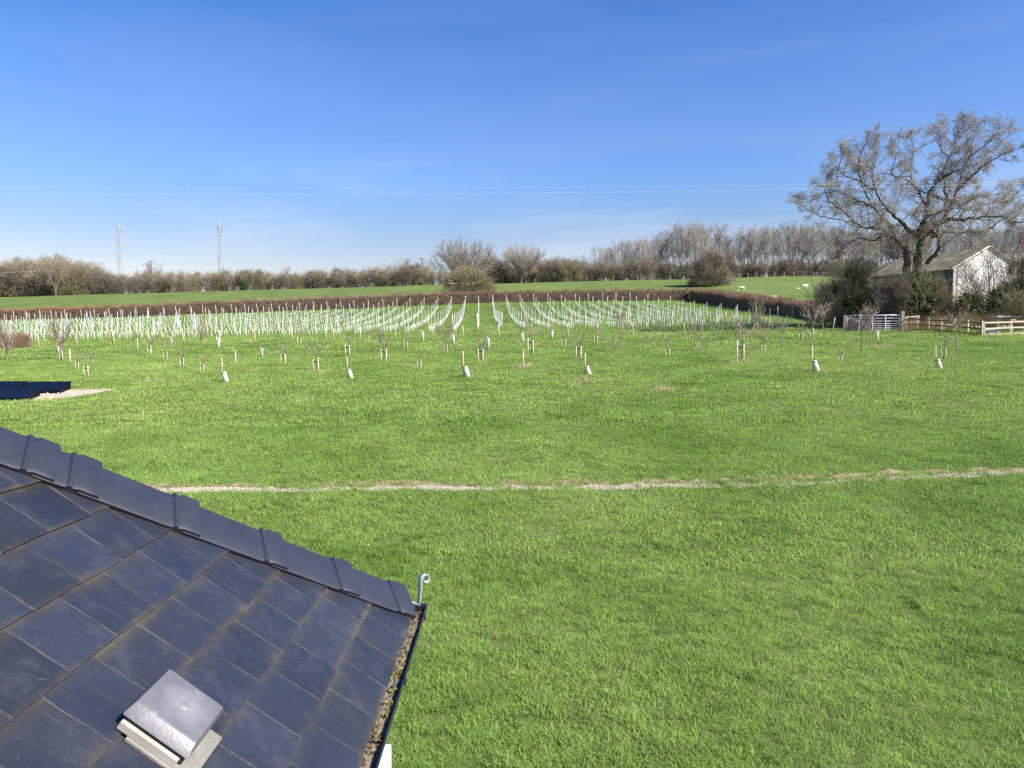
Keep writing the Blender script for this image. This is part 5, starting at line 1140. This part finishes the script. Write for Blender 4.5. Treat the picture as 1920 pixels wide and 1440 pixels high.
# ------------------------------------------------------------------ orchard
def crown_segs(seed, H, wd_, th=.3, r=.03, n0=5, tw=1.0, up=.08, ratio=.55):
    q = random.Random(seed); S = []; P = [lv(5, .10, up, 1, .1, .6, ratio, .65, .86, .008), lv(4, .14, up, 1, .2, .6, .55, .7, .86, .0065), lv(3, .16, up, 0, 0, .6, .5, .7, .9, .005)]
    T = [(0, 0, 0)]; n = 5; lean = (q.gauss(0, .06), q.gauss(0, .06))
    for i in range(n): p = T[-1]; T.append((p[0] + lean[0] * H * th / n + q.gauss(0, .012), p[1] + lean[1] * H * th / n + q.gauss(0, .012), H * th * (i + 1) / n))
    for i in range(n): S.append((*T[i], *T[i + 1], r * (1 - .3 * i / n), r * (1 - .3 * (i + 1) / n), -1))
    for j in range(n0):
        a = 6.28 * j / n0 + q.uniform(-.5, .5); t = wd_ / 2 / (H * (1 - th)) * q.uniform(.6, 1.2); grow(S, q, T[-1 - (j % 2)], nrm((math.cos(a) * t, math.sin(a) * t, 1)), H * (1 - th) * q.uniform(.6, .85), r * .6, 0, P)
    A = np.array(S); z = A[:, [2, 5]].max(); A[:, [2, 5]] *= H / z; A[A[:, 8] >= 0, 6:8] *= 1.15; return A
def stake_mb(x, y, h, r=.028, lx=0, ly=0):
    c = MB(); c.tube([(x, y, -.1), (x + lx, y + ly, h)], [r, r], 6); return c
def mk_orchard(kind, seed, H, wd_=1.0):
    root = empty('fruit_tree'); q = random.Random(seed)
    if kind == 'G':
        root.name = 'guarded_sapling'
        stake_mb(-.05, .02, 1.15, .022, -.04).obj('stake', M['wood'], root, True)
        c = MB(); a_, b_ = Vector((.15, 0, -.02)), Vector((-.0, 0, .50)); c.tube([a_, b_, b_, b_ * .9 + a_ * .1], [.125, .10, .085, .08], 10); c.obj('tree_guard', M['guard_t'], root, True)
        c = MB(); c.tube([(.012, 0, .435), (.012, 0, .46)], [.112, .112], 10); c.bar((-.15, 0, .45), (.12, 0, .45), .03, .025); c.obj('tie', M['rubber'], root)
        A = crown_segs(seed, .62, .15, .7, .008, 2); A[:, [0, 3]] -= 0; link('trunk', seg_mesh('trunk', A, 4, M['bark_young']), root)
        return Stock(root, 1.15)
    if kind in 'SBM':
        A = crown_segs(seed, H, wd_, .42 if kind != 'M' else .3, .022 if kind != 'M' else .045, 3 if kind == 'S' else 6 if kind == 'B' else 9, ratio=.5 if kind == 'S' else .6)
    elif kind == 'V': A = crown_segs(seed, H, wd_, .22, .035, 3, up=.01, ratio=.45)
    elif kind == 'U': A = crown_segs(seed, H, wd_, .12, .03, 10, up=.12, ratio=.4)
    elif kind == 'L': A = crown_segs(seed, H, wd_, .55, .035, 6, up=-.02, ratio=.55)
    tr = A[A[:, 8] < 1]; cr = A[A[:, 8] >= 1]; link('trunk', seg_mesh('trunk', tr, 6, M['bark_young']), root); link('crown', seg_mesh('crown', cr, 3, M['orchard_twig'], False), root)
    if kind in 'SBM':
        for sx in (-.12, .10): stake_mb(sx, -.05, .62 + q.uniform(-.06, .06), .024, q.gauss(0, .03)).obj('stake', M['wood'], root, True)
        c = MB(); c.bar((-.15, -.06, .5), (.14, -.05, .46), .012, .05, (0, 0, 1)); c.obj('strap', M['rubber'], root)
    return Stock(root, H)
OG = mk_orchard('G', 1, 1.15)
OS = [mk_orchard('S', 2, 1.4, .7), mk_orchard('S', 3, 1.5, .9), mk_orchard('S', 4, 1.3, .6)]; OB = mk_orchard('B', 5, 2.2, 1.9); OMx = mk_orchard('M', 6, 3.2, 2.6)
OV = [mk_orchard('V', 7, 1.9, 2.6), mk_orchard('V', 8, 1.9, 3.2)]; OU = mk_orchard('U', 9, 2.4, 1.8); OL = [mk_orchard('L', 10, 2.6, 1.7), mk_orchard('L', 11, 2.8, 1.8)]
c = empty('tube_guarded_sapling'); stake_mb(-.07, 0, .75, .02).obj('stake', M['wood'], c, True); t = MB(); t.tube([(.02, 0, -.03), (.04, 0, .62), (.04, 0, .62), (.04, 0, .55)], [.052, .05, .04, .04], 8); t.obj('tree_guard', M['guard_w'], c, True)
A = crown_segs(33, 1.3, .4, .6, .01, 3); link('trunk', seg_mesh('trunk', A, 4, M['bark_young']), c); OW = Stock(c, .75)
c = MB(); c.tube([(0, 0, -.1), (0, 0, .95)], [.035, .032], 7); PS = c.mesh('wooden_stake', M['wood'], True)
ITEMS = [('G', 420, 718, 47), ('G', 654, 711, 44), ('G', 872, 709, 51), ('G', 1100, 705, 43), ('G', 1526, 698, 50), ('G', 1757, 693, 45),
 ('S', 311, 677, 40), ('S', 342, 690, 42), ('S', 380, 701, 42), ('W', 321, 648, 18), ('U', 378, 647, 48), ('W', 409, 655, 26), ('P', 442, 685, 28), ('W', 491, 671, 22), ('S', 531, 684, 46), ('S', 561.6, 649.5, 38), ('S', 593.5, 697, 60), ('S', 612, 658, 26),
 ('U', 15, 675, 82), ('W', 109, 664, 26), ('M', 116.5, 676, 98), ('P', 131.6, 684, 30), ('S', 146, 695, 38), ('S', 163.5, 707, 52), ('P', 258.5, 660, 26), ('S', 281.6, 667, 46),
 ('S', 652, 669, 52), ('S', 719.4, 681, 58), ('U', 713, 648, 40), ('S', 761, 655, 36), ('S', 787, 692, 44), ('B', 837, 664, 62), ('W', 849.5, 647, 24), ('W', 792.5, 640, 22), ('S', 901, 679, 56), ('W', 915.5, 655.5, 26),
 ('W', 979.7, 643.5, 24), ('P', 981, 691, 34), ('S', 995, 664.5, 66), ('W', 1035, 636.5, 20), ('S', 1057, 652, 40), ('S', 1084, 675, 58), ('S', 1117, 644.5, 36), ('V', 1154.3, 661.5, 46), ('L', 1164, 636, 60), ('V', 1212.6, 646, 44), ('B', 1245.6, 638.5, 44), ('S', 1252, 671.5, 40),
 ('B', 1309.4, 658, 56), ('V', 1346.7, 642.5, 46), ('U', 1380, 636, 38), ('S', 1386.8, 681, 88), ('U', 1419.6, 626, 72), ('B', 1431.5, 663.5, 60), ('L', 1467, 655, 66), ('S', 1501.7, 642, 44), ('B', 1522.6, 635, 66), ('L', 1544, 627, 62), ('L', 1614.4, 664, 96), ('S', 1575, 680, 32),
 ('L', 1633, 650, 88), ('W', 1644.6, 640, 24), ('S', 1768, 674, 52), ('L', 1794.6, 661, 92), ('S', 212, 650, 30), ('S', 690, 640, 26), ('U', 1175, 628, 26), ('S', 470, 645, 22), ('S', 1290, 640, 24)]
NAMES = {'G': ('white tube guard tied to a tall stake', 'sapling'), 'S': ('thin sapling strapped between low stakes', 'fruit tree'), 'P': ('bare wooden stake', 'stake'), 'W': ('sapling in a white tube guard', 'sapling'), 'U': ('bushy many stemmed fruit tree', 'fruit tree'),
 'M': ('largest staked fruit tree', 'fruit tree'), 'B': ('staked fruit tree with a rounded twiggy crown', 'fruit tree'), 'V': ('low forked fruit tree with spreading arms', 'fruit tree'), 'L': ('taller fruit tree on a clear trunk', 'fruit tree')}
ORD = ['', 'second ', 'third ', 'fourth ', 'fifth ', 'sixth ', 'seventh ', 'eighth ', 'ninth ', 'tenth ', 'eleventh ', 'twelfth ', 'thirteenth ', 'fourteenth ', 'fifteenth ', 'sixteenth ', 'seventeenth ', 'eighteenth ', 'nineteenth ', 'twentieth ', 'twenty-first ', 'twenty-second ', 'twenty-third ']
bykind = {}
for it in sorted(ITEMS, key=lambda t: t[1]): bykind.setdefault(it[0], []).append(it)
for kd, lst in bykind.items():
    n_ = len(lst)
    for i, (k_, px, py, hp) in enumerate(lst):
        p = hit(px, py); H_ = hp / FPX * p.y; p.z -= .01
        if n_ == 1: pos_ = 'at the left of the orchard'
        elif i < (n_ + 1) // 2: pos_ = ('%sfrom the left in the orchard' % ORD[i]) if i else 'leftmost in the orchard'
        else: j = n_ - 1 - i; pos_ = ('%sfrom the right in the orchard' % ORD[j]) if j else 'rightmost in the orchard'
        lb = NAMES[kd][0] + ', ' + pos_; grp = {'G': 'stake and guard saplings in the front row', 'S': 'strapped saplings of the orchard', 'P': 'bare stakes of the orchard', 'W': 'white tube saplings of the orchard', 'U': 'bushy fruit trees', 'B': 'rounded fruit trees', 'V': 'forked fruit trees', 'L': 'taller fruit trees', 'M': None}[kd]
        rzz = rq.uniform(0, 6.28)
        if kd == 'P': o = link('wooden_stake', PS); o.location = p; o.scale = (1, 1, H_ / .95); tag(o, lb, 'stake', grp); continue
        st_ = {'G': OG, 'S': OS[i % 3], 'W': OW, 'U': OU, 'M': OMx, 'B': OB, 'V': OV[i % 2], 'L': OL[i % 2]}[kd]
        s = H_ / st_.size; st_.put(p, rq.uniform(-.25, .25) if kd in 'GWSBM' else rzz, (s if kd != 'V' else max(s, .9), s if kd != 'V' else .9, s), lb, NAMES[kd][1], grp)
# the line of leaning stakes in front of the vineyard
ln = [(75, 653), (146, 652), (215.6, 650), (282, 648), (346, 647), (414, 645), (480, 643.5), (549.7, 640), (613, 641), (627, 640), (677, 639), (743, 638), (813, 637.5), (870, 637), (937, 636), (999, 634.5), (1066, 633), (1122, 632), (1188, 631.5), (1284, 631), (1314, 626), (1440, 621), (1561, 622)]
for i, (px, py) in enumerate(ln):
    p = hit(px, py); o = link('leaning_stake', PS); o.location = p; o.rotation_euler = (.10, -.10 if px < 1300 else .1, 0); o.scale = (1, 1, 27 / FPX * p.y / .95)
    tag(o, 'pale wooden stake, %s in the line in front of the vineyard' % (ORD[i] + 'from the left' if 0 < i < 12 else 'leftmost' if i == 0 else 'rightmost' if i == len(ln) - 1 else ORD[len(ln) - 1 - i] + 'from the right'), 'stake', 'stakes in front of the vineyard')
# straw heap and dead grass patches
hp_ = hit(1655, 652); o = empty('straw_heap', hp_); tag(o, 'low tan heap of dry straw on the grass near the field gate', 'straw heap')
g_ = np.random.default_rng(2); n = 2200; Pq = g_.normal(0, 1, (n, 3)) * np.array([.33, .2, .07]); Pq[:, 2] = np.abs(Pq[:, 2]); V, Fq = twig_cloud(3, n, lambda a_, b_: Pq, lambda a_, P_: a_.normal(0, 1, P_.shape) * np.array([1, 1, .3]), .08, .22, .007); link('straw', me_np('straw', V, Fq, M['dry']), o)
Pd = []
for px, py, n_, sx_ in ((985, 690, 26, 10), (593, 698, 20, 9), (1387, 682, 30, 14), (905, 679, 8, 6), (1536, 697, 12, 6), (470, 697, 8, 6), (320, 677, 6, 5), (1240, 735, 16, 30), (1100, 715, 30, 26), (1800, 670, 10, 18), (520, 662, 8, 6), (280, 718, 14, 10), (760, 689, 8, 10)):
    h0 = hit(px, py)
    for _ in range(n_): x = h0.x + rq.gauss(0, sx_ / FPX * h0.y); y = h0.y + rq.gauss(0, .35); Pd.append((x, y, g1(x, y)))
scatter('dry_grass', Pd, [rq.uniform(.6, 1.3) for _ in Pd], [blades(90 + i, 40, .16, .05, .26, .006, 1.2, 1.2, M['dry']) for i in range(2)], tilt=.3)
# dandelions / daisies: tiny dots in the turf
fl = []
for i, m_ in enumerate((yl, wl)):
    c = MB(); c.tube([(0, 0, .055), (0, 0, .07)], [.018, .020], 7); me = c.mesh('wild_flower', m_); fl.append(bpy.data.objects.new('wild_flower', me))
Pw = []
for _ in range(90):
    Y = rq.uniform(13, 60); x = rq.uniform(-.6, .7) * Y; Pw.append((x, Y, g1(x, Y)))
scatter('wild_flowers', Pw, [rq.uniform(.4, .9) for _ in Pw], fl, 'tiny yellow and white wild flowers dotted through the turf', 'wild flowers')

# ------------------------------------------------------------------ solar panels
def ppt(px, py, dz=0): p = hit(px, py); p.z += dz; return p
cell = mat('solar_glass', [(.4, (.002, .0025, .006)), (.6, (.004, .0045, .010))], 3, .42, spec=.16)
frm = mat('panel_frame', [(.3, (.003, .003, .005)), (.7, (.008, .008, .011))], 3, .6, spec=.1)
def solar(fl_, fr_, W_, D_, Hb, label):
    """fl_: front right foot; the panel runs W_ to the left and D_ back"""
    root = empty('solar_panel', fl_); tag(root, label, 'solar panel', 'ground mounted solar panels'); yaw = R(4); ux = Vector((-math.cos(yaw), -math.sin(yaw), 0)); uy = Vector((-.16, 1, 0)).normalized()
    def q_(a, b, z): return ux * a + uy * b + Vector((0, 0, z))
    f0 = .10; c = MB(); t = .035; c.hexa([q_(0, 0, f0), q_(W_, 0, f0), q_(W_, D_, Hb), q_(0, D_, Hb), q_(0, 0, f0 + t), q_(W_, 0, f0 + t), q_(W_, D_, Hb + t), q_(0, D_, Hb + t)]); c.obj('frame', frm, root)
    c = MB(); e = .02; s = (Hb - f0) / D_; c.hexa([q_(a, b, f0 + b * s + t + dz) for dz in (.0, .003) for a, b in ((e, e), (W_ - e, e), (W_ - e, D_ - e), (e, D_ - e))]); c.obj('cell_sheet', cell, root)
    for a in (.03, W_ - .03):
        c = MB(); c.hexa([q_(a - .02, .06, 0), q_(a + .02, .06, 0), q_(a + .02, D_ - .02, 0), q_(a - .02, D_ - .02, 0), q_(a - .02, .06, f0), q_(a + .02, .06, f0), q_(a + .02, D_ - .02, Hb), q_(a - .02, D_ - .02, Hb)]); c.obj('side_support', frm, root)
    for a in (W_ * .28, W_ * .03): c = MB(); c.box(q_(a, -.01, .06), (.03, .03, .04)); c.obj('clamp', M['galv'], root)
    return root
s1 = ppt(53, 753.5); s2 = ppt(112, 740); sc1 = s1.y / FPX
solar(s1, 0, 1.75, 1.05, .34, 'nearest black solar panel, cut by the left edge of the photo')
solar(s2, 0, 1.60, 1.15, .40, 'rearmost right black solar panel with its open gravel side')
s3 = ppt(112, 740); s3 = s3 + Vector((-1.66, -.1, 0)); s3.z = g1(s3.x, s3.y); solar(s3, 0, 1.7, 1.15, .40, 'rear black solar panel behind the nearest one')

# ------------------------------------------------------------------ sheep
def sheep(seed, pose):
    q_ = random.Random(seed); me = bpy.data.meshes.new('body'); root = empty('sheep'); lo = pose == 'lying'
    z = .32 if lo else .62
    Vs = [((-.45, 0, z), .22), ((-.15, 0, z + .03), .29), ((.2, 0, z + .02), .28), ((.48, 0, z + .02), .20), ((.66, 0, z + (.12 if pose != 'grazing' else -.10)), .12), ((.80, 0, z + (.20 if pose != 'grazing' else -.38)), .095), ((.95, 0, z + (.12 if pose != 'grazing' else -.50)), .055), ((-.62, 0, z - .06), .05)]
    Ed = [(0, 1), (1, 2), (2, 3), (3, 4), (4, 5), (5, 6), (0, 7)]
    for (jx, sy) in ((0, 1), (0, -1), (3, 1), (3, -1)):
        x = Vs[jx][0][0]; b_ = len(Vs)
        if lo: Vs += [((x + .05, sy * .2, .14), .08), ((x + .25, sy * .24, .06), .045)]
        else: Vs += [((x, sy * .13, z - .20), .09), ((x + .02, sy * .13, .22), .045), ((x, sy * .13, .02), .04)]
        Ed += [(jx, b_)] + [(b_ + i, b_ + i + 1) for i in range(1 if lo else 2)]
    for sy in (1, -1): Vs.append(((Vs[5][0][0] - .02, sy * .14, Vs[5][0][2] + .03), .03)); Ed.append((5, len(Vs) - 1))
    me.from_pydata([v for v, _ in Vs], Ed, []); o = link('body', me, root); o.modifiers.new('skin', 'SKIN'); me.materials.append(M['wool'])
    for i, (_, r_) in enumerate(Vs): me.skin_vertices[0].data[i].radius = (r_, r_)
    me.skin_vertices[0].data[1].use_root = True; sb = o.modifiers.new('sub', 'SUBSURF'); sb.levels = 2; sb.render_levels = 2
    return root
for (px, py, Y, pose, rz2, s, lb) in ((1390, 543, 150, 'standing', 2.9, 1.15, 'cream sheep standing by the round brown bush, leftmost in the field'), (1508, 536.5, 152, 'standing', .3, 1.2, 'cream sheep standing highest in the field at right'), (1497, 537.5, 150, 'lying', 3.0, .6, 'small white lamb beside the highest sheep'),
    (1448, 553.5, 124, 'lying', .2, 1.1, 'sheep lying just above the slanting hedge, right of its neighbour'), (1424, 556, 120, 'lying', 3.3, 1.1, 'sheep half hidden behind the slanting hedge'), (1384, 543.5, 148, 'lying', 1.2, .6, 'small white lamb beside the leftmost sheep')):
    x = at(px, py, Y).x; o = sheep(int(px), pose); o.location = (x, Y, g1(x, Y)); o.rotation_euler.z = rz2; s *= .88; o.scale = (s, s, s); tag(o, lb, 'sheep', 'sheep in the upper field')

# ------------------------------------------------------------------ masts, poles and wires
def mast(px_t, py_t, px_b, label, ant):
    Y = 450; b_ = at(px_b, 520, Y); z0 = g1(b_.x, Y) - .5; zt = z_at(py_t, Y); H = zt - z0; root = empty('lattice_mast', (b_.x, Y, z0)); tag(root, label, 'mast'); dx = at(px_t, 450, Y).x - b_.x
    wb, wt_ = 2.1, .85; c = MB(); N = 17
    def cr(i, k): t = i / N; w_ = wb + (wt_ - wb) * min(1, t * 1.08); sx, sy = ((-1, -1), (1, -1), (1, 1), (-1, 1))[k % 4]; return Vector((sx * w_ + dx * t, sy * w_, H * t))
    for k in range(4): c.bar(cr(0, k), cr(N, k), .19, .19)
    lg = c.obj('legs', M['mast'], root); c = MB()
    for i in range(N):
        for k in range(4): c.bar(cr(i, k), cr(i + 1, k + 1), .085, .085); c.bar(cr(i, k + 1), cr(i + 1, k), .085, .085); c.bar(cr(i + 1, k), cr(i + 1, k + 1), .10, .10)
    c.obj('bracing', M['mast'], root)
    c = MB()
    for z, a in ant: c.bar(Vector((dx * z / H + math.cos(a) * 1.3, math.sin(a) * 1.3, H * z - .9)), Vector((dx * z / H + math.cos(a) * 1.3, math.sin(a) * 1.3, H * z + 1.1)), .4, .3)
    c.obj('antennas', M['mast'], root); c = MB(); c.tube([(dx, 0, H), (dx, 0, H + 3.5)], [.12, .08], 5); c.tube([(dx + .7, 0, H - .5), (dx + .7, 0, H + 2)], [.1, .07], 5); c.obj('aerial', M['mast'], root)
mast(223, 424, 228, 'left one of two pale lattice masts on the skyline', [(.98, 0), (.98, 2.1), (.98, 4.2), (.90, 1), (.90, 3.6), (.84, 3.1)])
mast(412.5, 423, 414.5, 'right one of two pale lattice masts on the skyline, with dish aerials', [(.98, .5), (.98, 2.6), (.98, 4.7), (.92, 3.2), (.92, 0), (.80, 0), (.62, 3.1), (.55, 0)])
pw = mat('pole_wood', [(.3, (.09, .07, .055)), (.7, (.17, .14, .11))], 3)
for px, pt, lb in ((283.5, 489, 'distant utility pole between the two lattice masts'), (791, 484, 'distant utility pole top above the reddish tree')):
    Y = 245; x = at(px, 500, Y).x; z0 = g1(x, Y); H = z_at(pt, Y) - z0; o = empty('utility_pole', (x, Y, z0)); tag(o, lb, 'utility pole'); c = MB(); c.tube([(0, 0, 0), (0, 0, H)], [.2, .14], 7); c.obj('pole', pw, o, True)
    c = MB(); c.bar((-.9, 0, H - .15), (.9, 0, H - .15), .16, .16); c.obj('cross_arm', pw, o)
    for sx in (-.8, 0, .8): c = MB(); c.tube([(sx, 0, H - .08), (sx, 0, H + .25)], [.09, .06], 6); c.obj('insulator', M['lead'], o)
def wire(pix, Y0, Y1, r, label):
    """a span of wire between poles that stand outside the picture: sags evenly between its ends"""
    P = [at(px, py, Y0 + (Y1 - Y0) * (px - pix[0][0]) / (pix[-1][0] - pix[0][0])) for px, py in pix]; A = np.array(P); t = np.linspace(0, 1, len(P)); tt = np.linspace(0, 1, 60)
    cf = [np.polyfit(t, A[:, k], 2 if k == 2 else 1) for k in range(3)]; pts_ = [Vector([np.polyval(cf[k], s) for k in range(3)]) for s in tt]
    c = MB(); c.tube(pts_, r, 5); o = c.obj('overhead_cable', M['cable'], None, True); tag(o, label, 'cable')
wire([(-60, 361), (160, 365), (640, 367), (1100, 362), (1500, 354), (1700, 348), (1980, 340)], 58, 56, .008, 'lower overhead cable crossing the whole sky')
wire([(-60, 350), (300, 352), (640, 354), (1200, 350), (1640, 345), (1980, 337)], 60, 58, .0045, 'upper fainter overhead cable crossing the whole sky')
wire([(-60, 513), (0, 510), (100, 506), (190, 499), (283, 491)], 200, 244, .012, 'thin cable running from the left edge to the distant utility pole')
